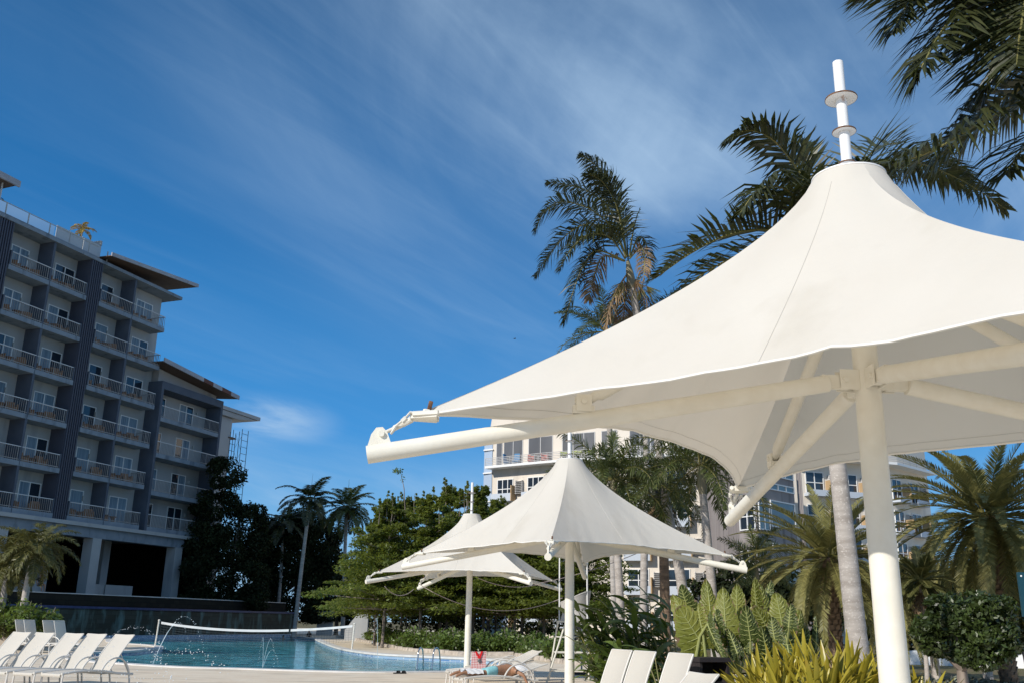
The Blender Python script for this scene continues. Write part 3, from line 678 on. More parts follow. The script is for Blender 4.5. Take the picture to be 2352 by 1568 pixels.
# long balcony
def off(i, o):
    p = Vector((*PL[i],0)); ns = []
    for k in (i-1, i):
        if 1 <= k < len(PL)-1:
            d = (Vector((*PL[k+1],0))-Vector((*PL[k],0))).normalized(); ns.append(Vector((d.y,-d.x,0)))
    n = sum(ns, Vector()).normalized(); return p + n*o
ZB = 19.0
m = MB(); inn = [off(i,-.02) for i in range(1,8)]; ou = [off(i,1.5) for i in range(1,8)]
m.prism([(p.x,p.y) for p in inn] + [(p.x,p.y) for p in reversed(ou)], ZB, ZB+.28); cp(m, 'balcony_floor', MT['white'])
m = MB()
for k in range(5):
    m.tube([(p.x,p.y,ZB+.42+k*.19) for p in [off(i,1.45) for i in range(1,8)]], .04, 5)
for i in range(1,7):
    a, b = off(i,1.42), off(i+1,1.42); n_ = int((b-a).length/1.5)
    for k in range(n_): q = a.lerp(b, k/n_); m.tube([(q.x,q.y,ZB+.28),(q.x,q.y,ZB+1.2)], .035, 4)
cp(m, 'balcony_railing', MT['louvre'])
# lounge glazing
def at_px(px, o=0.0):              # where a vertical sight plane meets the facade polyline
    r = ray(px, 1080); 
    for i in range(1, len(PL)-1):
        f, L_ = seg(i); a = Vector((*PL[i],0)); d = (Vector((*PL[i+1],0))-a).normalized(); n = Vector((d.y,-d.x,0))
        t = (a-Vector((CP.x,CP.y,0))).dot(n)/Vector((r.x,r.y,0)).dot(n); p = Vector((r.x,r.y,0))*t; u = (p-a).dot(d)
        if -.01 <= u <= L_+.01: return i, u
    return (1, .05) if px < 1300 else (len(PL)-2, seg(len(PL)-2)[1]-.1)
def lounge(x0, x1, nx, name):
    i, u0 = at_px(x0); j, u1 = at_px(x1); f, L_ = seg(i)
    if j != i: u1 = L_-.1
    m = MB(f); m.box(u0,u1,.0,.035,ZB+.32,22.4); w = cp(m, 'lounge_window', MT['loungeg'])
    m = MB(f)
    for k in range(nx+1): u = u0+(u1-u0)*k/nx; m.box(u-.04,u+.04,.036,.06,ZB+.32,22.4)
    m.box(u0,u1,.036,.06,22.36,22.45); cp(m, 'mullion', MT['louvre'], w); return f, u0, u1
for (x0,x1,nx) in ((1140,1153,1),(1157,1200,2),(1214,1278,2),(1292,1367,3),(1383,1428,2),(1448,1520,3),(1540,1620,3),(1900,1940,2)):
    lounge(x0, x1, nx, '')
# seats behind and in front of the glazing, on the balcony
LG = 'lounge seats on the hotel balcony'
MT['sblue'] = mat('blue_upholstery', (.10,.24,.42), rough=.8); MT['spink'] = mat('coral_upholstery', (.48,.16,.14), rough=.8); MT['slime'] = mat('lime_upholstery', (.36,.42,.08), rough=.8)
def bal_pt(px, o=.75):
    i, u = at_px(px); f, L_ = seg(i); return Vector(f(u, o, ZB+.285))
def seat(px, mt, label, tall, rz, legs=False):
    r = thing('lounge_chair', label, 'chair', bal_pt(px), rz, LG)
    m = MB()
    if tall: m.box(-.36,.36,-.36,.30,.2,.46)
    elif legs: m.lathe([(.30,.62),(.34,.68),(.34,.74),(.0,.76)], seg=12)
    else: m.lathe([(.34,.1),(.46,.25),(.44,.48),(.0,.52)], seg=14)
    m.part('seat', mt, r, True)
    m = MB()
    if tall: m.hexa([(-.36,.22,.3),(.36,.22,.3),(.36,.34,.3),(-.36,.34,.3),(-.33,.36,1.35),(.33,.36,1.35),(.33,.44,1.35),(-.33,.44,1.35)])
    else:
        for q in range(9):
            a = R(-10+q*25); b = a+R(25); z1 = 1.0 if legs else .95
            m.hexa([(.32*math.cos(a),.32*math.sin(a),.5),(.32*math.cos(b),.32*math.sin(b),.5),(.42*math.cos(b),.42*math.sin(b),.5),(.42*math.cos(a),.42*math.sin(a),.5),(.34*math.cos(a),.34*math.sin(a),z1),(.34*math.cos(b),.34*math.sin(b),z1),(.42*math.cos(b),.42*math.sin(b),z1),(.42*math.cos(a),.42*math.sin(a),z1)])
    m.part('backrest', mt, r)
    m = MB(); [m.tube([(x*1.3,y*1.3,0),(x,y,.62 if legs else .2)], .03, 5) for x in (-.22,.22) for y in (-.22,.22)]; m.part('leg_frame', MT['white'], r)
    return r
seat(1173, MT['sblue'], 'tall blue lounge chair in the leftmost wide balcony window, left of the pair', True, R(60)); seat(1193, MT['sblue'], 'tall blue lounge chair in the leftmost wide balcony window, right of the pair', True, R(-20))
seat(1228, MT['spink'], 'round coral tub chair left of the white table on the hotel balcony', False, R(40)); seat(1259, MT['spink'], 'round coral tub chair right of the white table on the hotel balcony', False, R(-30))
for k, px in enumerate((1301,1323,1336,1358)):
    seat(px, MT['slime'], f'white legged lime bar chair on the hotel balcony, {["leftmost","second from left","third from left","rightmost"][k]} of four', False, R(20), True)
for px, lab in ((1244,'small white round table between the two coral tub chairs'),(1348,'tall white round table between lime bar chairs on the balcony')):
    r = thing('side_table', lab, 'table', bal_pt(px)); m = MB(); m.lathe([(.4,.95),(.42,.97),(.42,1.0),(0,1.0)], seg=16); m.part('tabletop', MT['white'], r, True); m = MB(); m.lathe([(.25,0),(.25,.02),(.04,.05),(.04,.95)], seg=10); m.part('pedestal', MT['white'], r, True)
# rooms below: windows, parapets, louvred aircon cages
def louvre(f, u, z, o=.0):
    m = MB(f)
    for k in range(8): m.hexa([(u,o,z+k*.2),(u+.95,o,z+k*.2),(u+.95,o+.5,z+k*.2-.06),(u,o+.5,z+k*.2-.06),(u,o,z+k*.2+.04),(u+.95,o,z+k*.2+.04),(u+.95,o+.5,z+k*.2-.02),(u,o+.5,z+k*.2-.02)])
    for uu in (u+.02,u+.85): m.box(uu,uu+.06,.01,.4,z-.1,z+1.5)
    cp(m, 'louvre_cage', MT['louvre'])
for i in range(1,7):
    f, L_ = seg(i)
    for k, zf in enumerate((15.4,11.9,8.4,4.9,1.4)):
        u = .9
        while u + 3.6 < L_ + .6:
            win(f, u, u+2.2, zf+.1, zf+2.35, 3 if i < 3 else 2, 2)
            m = MB(f); m.box(u-.3,u+2.5,.0,1.0,zf-.3,zf+.0); m.box(u-.3,u+2.5,.9,1.0,zf+.0,zf+(.35 if i > 3 else .6)); cp(m, 'parapet', MT['pbal'])
            m = MB(f); m.box(u+2.5,u+2.62,.0,1.0,zf-.3,zf+1.5); cp(m, 'side_panel', MT['tan'])
            louvre(f, u+2.75, zf+.6)
            u += 4.3
# angular bay of stained concrete
Yb = 84
pts = [P(1672,1250,Yb+3), P(1700,1250,Yb-1), P(1742,1250,Yb-3), P(1832,1250,Yb+1.5)]
pts = [(p.x,p.y) for p in pts]
cb_ = thing('concrete_bay', 'weathered mauve concrete wing with angular bay and white framed windows, behind date palms', 'building', (pts[2][0],pts[2][1]+4,0))
m = MB(); m.prism(pts + [(pts[3][0]+1,pts[3][1]+9),(pts[0][0],pts[0][1]+9)], 0, 19.5); m.part('wall', MT['mauve'], cb_, world=True)
def bseg(i):
    a, b = Vector((*pts[i],0)), Vector((*pts[i+1],0)); d = (b-a).normalized(); n = Vector((d.y,-d.x,0))
    return (lambda u, o, z: tuple((a+d*u+n*o)[:2]) + (z,)), (b-a).length
def bwin(f, u0, u1, z0, z1, nx, nz, pane='hpane'):
    m = MB(f); t = .1
    for i in range(nx+1): u = u0+(u1-u0)*i/nx; m.box(u-t/2,u+t/2,.0,.1,z0,z1)
    for k in range(nz+1): z = z0+(z1-z0)*k/nz; m.box(u0-t/2,u1+t/2,.004,.096,z-t/2,z+t/2)
    w = m.part('window', MT['white'], cb_, world=True)
    m = MB(f); m.box(u0,u1,.01,.03,z0,z1); q = bpy.data.objects.new('pane', m.mesh('pane', MT[pane], False, cb_.location)); COL.objects.link(q); q.parent = w
MT['bluepane'] = mat('pale_reflecting_glass', (.20,.27,.28), (.10,.13,.15), .25, rough=.08, spec=.9)
f, L_ = bseg(1)
for zf in (9.6,5.6,13.4): bwin(f, .2, L_-.2, zf, zf+2.2, 2, 2)
f, L_ = bseg(2)
for z in (14.4,11.0+2.2,8.0): bwin(f, L_*.35, L_*.98, z, z+.5, 3, 1, 'bluepane')
bwin(f, L_*.35, L_*.97, 10.0, 12.2, 1, 1, 'bluepane'); bwin(f, L_*.05, L_*.3, 9.6, 11.8, 2, 1, 'bluepane'); bwin(f, L_*.35, L_*.97, 4.4, 6.4, 1, 1, 'bluepane')
m = MB()
for k in range(3): p = P(1838+k*4, 1200, Yb+2); m.tube([(p.x,p.y,0),(p.x,p.y,19)], .09, 6)
m.part('drain_pipe', MT['mauve'], cb_, world=True)
# ------------------------------------------------------------------ plant generators
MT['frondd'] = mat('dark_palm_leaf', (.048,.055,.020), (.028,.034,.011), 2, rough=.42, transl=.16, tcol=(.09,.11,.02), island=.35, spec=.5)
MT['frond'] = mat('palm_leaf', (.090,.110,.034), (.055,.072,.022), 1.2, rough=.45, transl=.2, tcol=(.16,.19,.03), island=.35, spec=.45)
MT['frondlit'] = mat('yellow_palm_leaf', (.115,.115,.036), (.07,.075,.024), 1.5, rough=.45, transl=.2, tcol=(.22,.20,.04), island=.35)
MT['date'] = mat('date_palm_leaf', (.27,.245,.085), (.17,.165,.06), 1.2, rough=.5, transl=.2, tcol=(.3,.28,.06), island=.3)
MT['deadleaf'] = mat('dry_palm_leaf', (.26,.18,.10), (.15,.10,.06), 3, rough=.9, island=.3)
MT['rachis'] = mat('leaf_stalk', (.22,.19,.06), (.15,.15,.05), 3, rough=.6)
MT['fruit'] = mat('fruit_stalk', (.24,.24,.06), (.16,.10,.05), 2, rough=.8, island=.3)
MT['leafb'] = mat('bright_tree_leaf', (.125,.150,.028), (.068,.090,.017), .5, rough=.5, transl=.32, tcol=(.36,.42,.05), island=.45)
MT['leafd'] = mat('dark_tree_leaf', (.026,.034,.012), (.015,.021,.008), .5, rough=.65, spec=.15, transl=.08, tcol=(.06,.08,.01), island=.4)  # near-black green: shade on the trees is put into the leaf colour
MT['leafm'] = mat('hedge_leaf', (.115,.165,.034), (.065,.105,.020), 1.5, rough=.4, transl=.25, tcol=(.25,.33,.05), island=.4, spec=.5)
MT['leafs'] = mat('silvery_leaf', (.22,.24,.19), (.13,.15,.10), 2, rough=.6, island=.35)
MT['ptrunk'] = mat('palm_trunk_bark', (.46,.42,.385), (.31,.275,.245), 2.2, rough=.9, bump=.4, bscale=9, stretch=(.5,.5,3.5), c3=(.58,.54,.50), c3s=24, c3r=(.56,.70), c3stretch=(1,1,1.5), detail=8)
MT['btrunk'] = mat('brown_palm_trunk', (.27,.19,.13), (.16,.11,.075), 4, rough=.95, bump=.6, bscale=8, stretch=(.6,.6,3))
MT['shaft'] = mat('palm_crownshaft', (.20,.21,.12), (.27,.22,.15), 3, rough=.6, stretch=(1,1,.3))
def unit(a): return a/np.maximum(np.linalg.norm(a, axis=-1, keepdims=True), 1e-9)
def frond(m, base, az, el, Ln, droop, ll, n, lw, fwd=.55, hang=.35, lift=.15, bushy=0, wind=(0,0,0), rad=.02, mi=0, mr=1, waz=0, pw=1.4, start=.14, g=None, tipfrac=.35, path=None):
    g = g or rng; K = 18
    s = np.linspace(0, 1, K); e = el - droop*s**pw; a = az + waz*s
    d = np.stack([np.cos(e)*np.sin(a), np.cos(e)*np.cos(a), np.sin(e)], 1) + np.outer(s, np.array(wind)); d = unit(d)
    c = np.vstack([[0,0,0], np.cumsum((d[:-1]+d[1:])/2*(Ln/(K-1)), 0)]) + np.array(base)
    if path is not None:
        q = [Vector(p) for p in path]; out = []
        for x in np.linspace(0, len(q)-1.0001, K):
            i = int(x); t_ = x-i; a_, b_, c_, d_ = q[max(i-1,0)], q[i], q[i+1], q[min(i+2,len(q)-1)]
            out.append(tuple(.5*((2*b_)+(c_-a_)*t_+(2*a_-5*b_+4*c_-d_)*t_*t_+(3*b_-a_-3*c_+d_)*t_**3)))
        c = np.array(out); d = unit(np.gradient(c, axis=0))
    m.tube(c.tolist(), [rad*(1-.8*x) + .002 for x in s], 4, False, mr)
    t = np.linspace(start, 1, n) + g.uniform(-.3,.3,n)/n; t = np.clip(t, 0, 1)
    for sgn in (-1, 1):
        pb = np.stack([np.interp(t, s, c[:,i]) for i in range(3)], 1); T_ = unit(np.stack([np.interp(t, s, d[:,i]) for i in range(3)], 1))
        S = unit(np.cross(T_, np.array([0,0,1.0]) + 1e-3)); Nn = np.cross(S, T_)
        an = (g.uniform(-1,1,n)*bushy + lift)[:,None]
        f_ = (fwd + .5*t**3)[:,None]*(1+g.uniform(-.15,.15,(n,1)))
        dd = unit(T_*f_ + (S*sgn*np.cos(an) + Nn*np.sin(an)))
        l = (ll*(np.sin(np.pi*np.clip(.16+.84*t*.93,0,1))**.7*(1-tipfrac*t) )*g.uniform(.82,1.12,n))[:,None]
        d2 = unit(dd + np.array([0,0,-1.0])*hang*(g.uniform(.6,1.4,(n,1))) + np.array(wind)*.6)
        w = unit(np.cross(dd, Nn + g.uniform(-.4,.4,(n,3))))*lw*.5
        p1 = pb + dd*l*.5; p2 = p1 + d2*l*.5
        V = np.stack([pb-w*.5, pb+w*.5, p1+w, p1-w, p2], 1).reshape(-1,3)
        m.addnp(V, [f for i in range(n) for f in ((5*i,5*i+1,5*i+2,5*i+3),(5*i+3,5*i+2,5*i+4))], mi)
    return c[-1]
def ringed_trunk(m, pts, r0, r1, flare=1.25, step=.11, seg=14, amp=.014, mi=0):
    pts = [Vector(p) for p in pts]; L_ = sum((pts[i+1]-pts[i]).length for i in range(len(pts)-1)); n = max(8, int(L_/step))
    out = []; rs = []
    for i in range(n+1):
        t = i/n; x = t*(len(pts)-1); k = min(int(x), len(pts)-2); q = x-k
        a, b = pts[k], pts[k+1]; z = pts[max(k-1,0)]; y = pts[min(k+2,len(pts)-1)]
        p = .5*((2*a)+(b-z)*q+(2*z-5*a+4*b-y)*q*q+(3*a-z-3*b+y)*q**3)
        out.append(p); r = r0 + (r1-r0)*t + r0*(flare-1)*math.exp(-t*L_/.5)
        rs.append(r*(1 + (amp if i % 2 else -amp)))
    m.tube(out, rs, seg, True, mi)
def scaled_trunk(m, base, h, r, seg=12, rows=None, mi=0):    # date palm: overlapping leaf bases
    m.tube([base, (base[0], base[1], base[2]+h)], [r*1.05, r], 14, True, mi)
    rows = rows or int(h/.13)
    for i in range(rows):
        z = base[2] + h*i/rows
        for k in range(9):
            a = 2*math.pi*(k + .5*(i % 2))/9 + i*.07; ca, sa = math.cos(a), math.sin(a); w = r*.36
            o = r*1.0; q = r*1.20
            m.add([(base[0]+ca*o-sa*w, base[1]+sa*o+ca*w, z-.02),(base[0]+ca*o+sa*w, base[1]+sa*o-ca*w, z-.02),
                   (base[0]+ca*q+sa*w*.6, base[1]+sa*q-ca*w*.6, z+.10),(base[0]+ca*q-sa*w*.6, base[1]+sa*q+ca*w*.6, z+.10),
                   (base[0]+ca*o*.9, base[1]+sa*o*.9, z+.13)], [(0,1,2,3),(3,2,4)], mi)
def palm(name, label, trunk, r0, r1, nf, Ln, el=(-.5,1.25), droop=(.6,1.3), ll=.5, nl=46, lw=.035, leaf='frond', tm='ptrunk', shaft=True, group=None, seed=1,
         fwd=.55, hang=.35, bushy=0, wind=(0,0,0), azs=None, dead=0, fruit=0, rad=.022, lift=.15, scaled=False, spear=0, spec=None, paths=None):
    g = np.random.default_rng(seed); base = Vector(trunk[0]); top = Vector(trunk[-1])
    r = thing(name, label, 'palm tree', base, 0, group)
    m = MB()
    if scaled: scaled_trunk(m, tuple(base), top.z-base.z, r0)
    else: ringed_trunk(m, trunk, r0, r1)
    m.part('trunk', MT[tm], r, 50 if not scaled else False, world=True)
    if shaft:
        d_ = (Vector(trunk[-1])-Vector(trunk[-2])).normalized(); m = MB()
        m.tube([top-d_*.05, top+d_*.15, top+d_*.5, top+d_*.9], [r1*1.05, r1*1.35, r1*1.1, r1*.45], 12); m.part('crownshaft', MT['shaft'], r, True, world=True); top = top + d_*.75
    m = MB()
    for (pp, kw) in (paths or []):
        k2 = dict(fwd=fwd, hang=hang, lift=lift, bushy=bushy, wind=(0,0,0), rad=rad, g=g); k2.update(kw); l2 = k2.pop('ll', ll); n2 = k2.pop('nl', nl); mi = k2.pop('mi', 0)
        frond(m, (0,0,0), 0, 0, 1, 0, l2*g.uniform(.92,1.08), n2, lw, mi=mi, path=[P(*q) for q in pp], **k2)
    for (az, e, dr, q) in (spec or []):
        az = R(az); frond(m, top + Vector((math.sin(az), math.cos(az), 0))*r1*.6, az, R(e), q, dr, ll*g.uniform(.9,1.1), nl, lw, fwd, hang, lift, bushy, wind, rad, g=g, waz=g.uniform(-.15,.15))
    for i in range(nf):
        az = azs[i % len(azs)] + g.uniform(-.12,.12) if azs else i*2.39996 + g.uniform(-.25,.25)
        t = (i+.5)/nf; e = el[1] + (el[0]-el[1])*t**.8 + g.uniform(-.1,.1); q = g.uniform(.85,1.1)
        frond(m, top + Vector((math.sin(az), math.cos(az), 0))*r1*.6, az, e, Ln*q, g.uniform(*droop), ll, nl, lw, fwd, hang, lift, bushy, wind, rad, g=g, waz=g.uniform(-.25,.25))
    for i in range(dead):
        az = i*2.1 + g.uniform(-.5,.5); frond(m, top - Vector((0,0,.25)), az, -.9, Ln*.75, .6, ll*.7, max(16, nl//2), lw*.8, .9, .8, 0, .6, wind, rad, 2, 2, g=g)
    for i in range(spear): m.tube([top, top+Vector((g.uniform(-.12,.12), g.uniform(-.12,.12), Ln*.75))], [.025,.004], 4)
    m.part('crown', [MT[leaf], MT['rachis'], MT['deadleaf']], r, world=True)
    if fruit:
        m = MB(); fb = Vector(trunk[-1])
        for i in range(fruit):
            az = i*2.4 + .6
            for k in range(46):
                a2 = az + g.normal(0,.45); p = [fb + Vector((math.sin(az), math.cos(az), 0))*r1]
                q = p[0] + Vector((math.sin(az)*.35, math.cos(az)*.35, .05)); p.append(q)
                e_ = q + Vector((math.sin(a2)*g.uniform(.1,.5), math.cos(a2)*g.uniform(.1,.5), -g.uniform(.15,.75))); p.append(e_)
                m.tube(p, [.008,.008,.005], 3, False)
        m.part('fruit_stalks', MT['fruit'], r, world=True)
    return r
def leaves(m, n, c, rad, size, g=None, flat=0, shell=.45, mi=0, up=.25, aspect=.5, gap=None):
    g = g or rng
    v = unit(g.normal(size=(n,3))); rr_ = (shell + (1-shell)*g.random((n,1)))**.6; p = v*rr_*np.array(rad) + np.array(c)
    nn = unit(g.normal(size=(n,3))*np.array([1,1,1]) + np.array([0,0,up + flat*3]) + v*.5); a = unit(np.cross(nn, g.normal(size=(n,3)))); b = np.cross(nn, a)
    L_ = (size*g.uniform(.65,1.3,(n,1))); V = np.stack([p-a*L_*.5, p+b*L_*aspect*.5-nn*L_*.06, p+a*L_*.5-nn*L_*.12, p-b*L_*aspect*.5-nn*L_*.06], 1).reshape(-1,3)
    m.addnp(V, [(4*i,4*i+1,4*i+2,4*i+3) for i in range(n)], mi)
def limb(m, a, b, r0, r1, g, bend=.12, seg=6, mi=0):
    a, b = Vector(a), Vector(b); L_ = (b-a).length; pts = []
    o = Vector((g.uniform(-1,1), g.uniform(-1,1), g.uniform(-.3,.6)))*L_*bend
    for i in range(6):
        t = i/5; pts.append(a.lerp(b,t) + o*math.sin(math.pi*t))
    m.tube(pts, [r0+(r1-r0)*i/5 for i in range(6)], seg, True, mi)
def tiered_tree(name, label, loc, h, rad, tr, seed, tiers=9, first=.28, per=1300, size=.24, leaf='leafb', group=None, cat='tree'):
    g = np.random.default_rng(seed); r = thing(name, label, cat, loc, 0, group)
    m = MB(); limb(m, (0,0,-.3), (g.uniform(-.2,.2), g.uniform(-.2,.2), h*.96), tr, tr*.15, g, .02, 9)
    mc = MB()
    for k in range(tiers):
        t = k/(tiers-1); z = h*(first + (1-first)*t); R_ = rad*(1-.80*t**1.5)*g.uniform(.85,1.1); nb = max(3, int(8-4*t)); a0 = g.uniform(0,6)
        for q in range(nb):
            a = a0 + q*6.283/nb + g.uniform(-.3,.3); rb = R_*g.uniform(.5,1.3); e = (math.sin(a)*rb, math.cos(a)*rb, z + g.uniform(-.45,.5)*h/9)
            limb(m, (0,0,z-.3), e, tr*.28*(1-t*.6), .012, g, .06, 4)
            for w in (.45, .8, 1.02):
                c = (e[0]*w + g.normal(0,.25), e[1]*w + g.normal(0,.25), z + (e[2]-z)*w + .08 + g.uniform(-.34,.34))
                leaves(mc, int(per/nb/3*(1-.45*t)*g.uniform(.5,1.5)), c, (R_*g.uniform(.22,.42), R_*g.uniform(.22,.42), .14+.24*g.random()), size*g.uniform(.75,1.1), g, .5, .1, up=.6)
    for k in range(7):
        a = g.uniform(0,6.28); q = rad*g.uniform(.05,.5); b0 = Vector((math.sin(a)*q, math.cos(a)*q, h*(1.0-.16*q/rad))); l_ = g.uniform(.5,1.3)
        limb(m, b0-Vector((0,0,.8)), b0+Vector((g.uniform(-.2,.2),g.uniform(-.2,.2),l_)), .03, .01, g, .05, 4)
        for w in (.2,.5,.8,1): leaves(mc, 26, tuple(b0+Vector((0,0,l_*w))), (.34*(1.2-w),.34*(1.2-w),.10), size*.7, g, .4, .1)
    leaves(mc, int(per*.25), (0,0,h*.98), (rad*.22,rad*.22,h*.06), size, g, .3, .2)
    m.part('trunk', MT['bark'], r, True); mc.part('crown', MT[leaf], r); return r
def clump_tree(name, label, loc, trunk_h, tr, blobs, n, size, seed, leaf='leafd', group=None, flat=.1, shell=.5, cat='tree', lean=(0,0)):
    g = np.random.default_rng(seed); r = thing(name, label, cat, loc, 0, group)
    m = MB(); t = Vector((lean[0], lean[1], trunk_h)); limb(m, (0,0,-.3), t, tr, tr*.6, g, .04, 9)
    mc = MB(); tot = sum(b[3]*b[4] for b in blobs)
    for b in blobs:
        limb(m, t, (b[0]*.8, b[1]*.8, b[2]), tr*.45, .02, g, .12, 5)
        sub = 7
        leaves(mc, int(n*.35*b[3]*b[4]/tot), b[:3], (b[3],b[3],b[4]), size, g, flat, .25)
        for k in range(sub):
            v = unit(g.normal(size=3)); c = np.array(b[:3]) + v*np.array([b[3],b[3],b[4]])*.72
            leaves(mc, int(n*.65*b[3]*b[4]/tot/sub), c, (b[3]*.42,b[3]*.42,b[4]*.36), size, g, flat, shell)
    m.part('trunk', MT['bark'], r, True); mc.part('crown', MT[leaf], r); return r
# ------------------------------------------------------------------ palms
def gp(px, py, Y): p = P(px, py, Y); return Vector((p.x, p.y, 0))
PG = 'palms behind the umbrellas'
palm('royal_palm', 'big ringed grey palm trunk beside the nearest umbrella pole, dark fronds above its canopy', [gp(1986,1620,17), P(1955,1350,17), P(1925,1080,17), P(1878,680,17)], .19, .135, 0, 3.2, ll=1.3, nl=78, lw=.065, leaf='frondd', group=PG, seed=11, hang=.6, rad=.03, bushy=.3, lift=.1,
     paths=[([(1880,570,17),(1858,440,16.9),(1812,362,16.8),(1766,315,16.7),(1715,300,16.6),(1670,325,16.5)], {}),
            ([(1880,570,17.2),(1845,450,17.4),(1805,350,17.6),(1775,300,17.7)], dict(hang=.05, lift=.9, ll=.8, nl=26)),
            ([(1882,570,17.2),(1868,450,17.5),(1852,370,17.8),(1838,330,17.9)], dict(hang=.05, lift=.8, ll=.8, nl=26)),
            ([(1880,580,16.8),(1780,530,16.4),(1680,538,16.2),(1590,580,16.0),(1505,640,15.9)], dict(hang=.25, lift=.45, nl=64)),
            ([(1880,590,17),(1790,565,17.5),(1690,590,17.9),(1600,640,18.2),(1530,710,18.4)], dict(hang=.6)),
            ([(1878,575,17),(1840,470,16.3),(1790,430,15.8),(1740,440,15.5),(1700,490,15.3)], dict(hang=.8)),
            ([(1890,560,17),(1980,400,17),(2080,370,17),(2200,410,17),(2310,480,17)], dict(hang=.6)),
            ([(1890,560,17),(1990,430,17.8),(2070,385,18.2),(2150,390,18.5),(2230,440,18.8)], dict(hang=.5, lift=.3)),
            ([(1888,560,17),(1960,400,18),(2020,340,18.8),(2070,330,19.2)], dict(hang=.2, lift=.5, nl=34))],
     spec=[(60,20,1.0,3.2),(120,10,.9,3.2),(170,50,1.5,3.0),(20,40,1.4,3.0),(140,-10,.9,2.8),(-150,0,.9,2.8)])
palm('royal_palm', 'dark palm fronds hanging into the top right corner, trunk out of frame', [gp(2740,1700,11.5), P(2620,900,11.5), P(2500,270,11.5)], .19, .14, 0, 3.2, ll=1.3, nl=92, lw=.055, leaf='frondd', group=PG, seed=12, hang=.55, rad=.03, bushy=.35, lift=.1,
     paths=[([(2440,60,11.5),(2300,-60,11.2),(2170,-50,11),(2090,5,10.8),(2050,75,10.7)], {}),
            ([(2440,40,11.5),(2320,-20,11.2),(2190,-15,10.9),(2080,-30,10.6),(1985,-10,10.4)], dict(lift=.3)),
            ([(2400,-60,11.3),(2325,-40,11),(2298,50,10.8),(2276,150,10.6),(2264,215,10.6)], dict(hang=.2, lift=.2, nl=84)),
            ([(2430,20,11.4),(2270,-20,11),(2185,45,10.7),(2130,130,10.5),(2105,185,10.5)], {}),
            ([(2430,60,11.4),(2340,20,11.6),(2250,40,11.9),(2190,90,12)], {}),
            ([(2440,0,11.4),(2370,-30,10.6),(2345,60,10.2),(2335,150,10)], dict(hang=.3)),
            ([(2450,190,11.4),(2352,228,11.2),(2245,285,11),(2150,343,10.8),(2050,378,10.7)], dict(hang=.8, nl=84)),
            ([(2450,250,11.5),(2360,330,11.3),(2310,400,11.2)], dict(hang=.6, nl=40)),
            ([(2450,200,11.5),(2380,190,11.8),(2290,235,12.2),(2210,300,12.4),(2150,370,12.5)], dict(hang=.9))],
     spec=[(20,60,1.5,3),(90,40,1.5,3),(150,45,1.5,2.8),(120,5,1,3),(60,10,1,3),(180,10,1.2,2.8)])
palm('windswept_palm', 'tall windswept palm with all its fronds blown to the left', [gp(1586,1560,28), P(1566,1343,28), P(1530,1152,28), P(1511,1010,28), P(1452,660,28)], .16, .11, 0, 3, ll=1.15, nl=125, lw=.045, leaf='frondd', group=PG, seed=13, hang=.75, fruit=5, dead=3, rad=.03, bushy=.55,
     paths=[([(1440,590,28),(1424,490,28),(1398,420,28),(1366,378,28),(1334,358,28)], dict(wind=(-.5,0,-.3))),
            ([(1440,590,28),(1418,480,27.6),(1386,420,27.3),(1352,400,27.1)], dict(wind=(-.6,0,-.2))),
            ([(1440,590,28.2),(1420,512,28.5),(1371,452,28.8),(1315,428,29),(1258,420,29.1)], dict(wind=(-.3,0,-.2))),
            ([(1438,590,28),(1412,530,27.6),(1354,480,27.3),(1288,464,27.1),(1249,490,27),(1230,532,27)], dict(wind=(-.2,0,-.2))),
            ([(1438,592,28),(1410,540,28.5),(1354,514,28.9),(1301,540,29.2),(1259,589,29.4),(1230,634,29.5)], dict(wind=(-.1,0,-.2))),
            ([(1436,595,28),(1400,545,27.4),(1350,540,27),(1310,575,26.7),(1285,620,26.6)], dict(wind=(-.2,0,-.2))),
            ([(1436,600,28),(1371,575,27.8),(1342,608,27.7),(1322,655,27.6),(1304,711,27.6),(1294,742,27.6)], dict(wind=(-.3,0,-.1))),
            ([(1434,600,28),(1385,590,28.5),(1362,640,28.8),(1352,690,29)], dict(mi=2, nl=60)),
            ([(1446,590,28),(1452,545,28),(1462,500,28),(1470,480,28)], dict(nl=14, ll=.4, hang=.1)),
            ([(1448,592,28),(1466,545,28.3),(1484,560,28.5),(1490,610,28.6),(1488,650,28.6)], dict(nl=44, ll=.6)),
            ([(1446,595,28),(1474,570,27.6),(1480,620,27.4),(1474,670,27.4)], dict(mi=2, nl=50, ll=.6))], spear=1)
palm('foxtail_palm', 'slim palm trunk left of the windswept palm, its tuft just above the canopy edge', [gp(1476,1560,34), P(1481,1190,34), P(1484,1018,34), P(1470,830,34)], .14, .10, 20, 3.0, ll=.65, nl=72, lw=.035, leaf='frondd', group=PG, seed=14, bushy=.8, dead=4, wind=(-.3,0,0))
palm('foxtail_palm', 'shorter palm with spreading fronds seen above the canopy left of windswept palm', [gp(1415,1500,40), P(1405,1200,40), P(1396,800,40)], .14, .10, 22, 3.0, ll=.6, nl=66, lw=.035, leaf='frond', group=PG, seed=24, bushy=.5, dead=3)
palm('foxtail_palm', 'bushy foxtail palm with drooping fronds right of the cream umbrella peak', [gp(1432,1520,27), P(1422,1340,27), P(1412,1160,27)], .13, .09, 22, 2.3, ll=.50, nl=100, lw=.030, leaf='frond', group=PG, seed=15, bushy=1.4, hang=.45, el=(-.35,1.3), droop=(.9,1.7))
palm('foxtail_palm', 'foxtail palm drooping left of the dark corner plate of the nearest umbrella', [gp(1648,1520,26), P(1634,1340,26), P(1614,1130,26)], .15, .10, 20, 2.3, ll=.50, nl=100, lw=.030, leaf='frond', group=PG, seed=16, bushy=1.4, hang=.45, el=(-.4,1.2), droop=(.9,1.7))
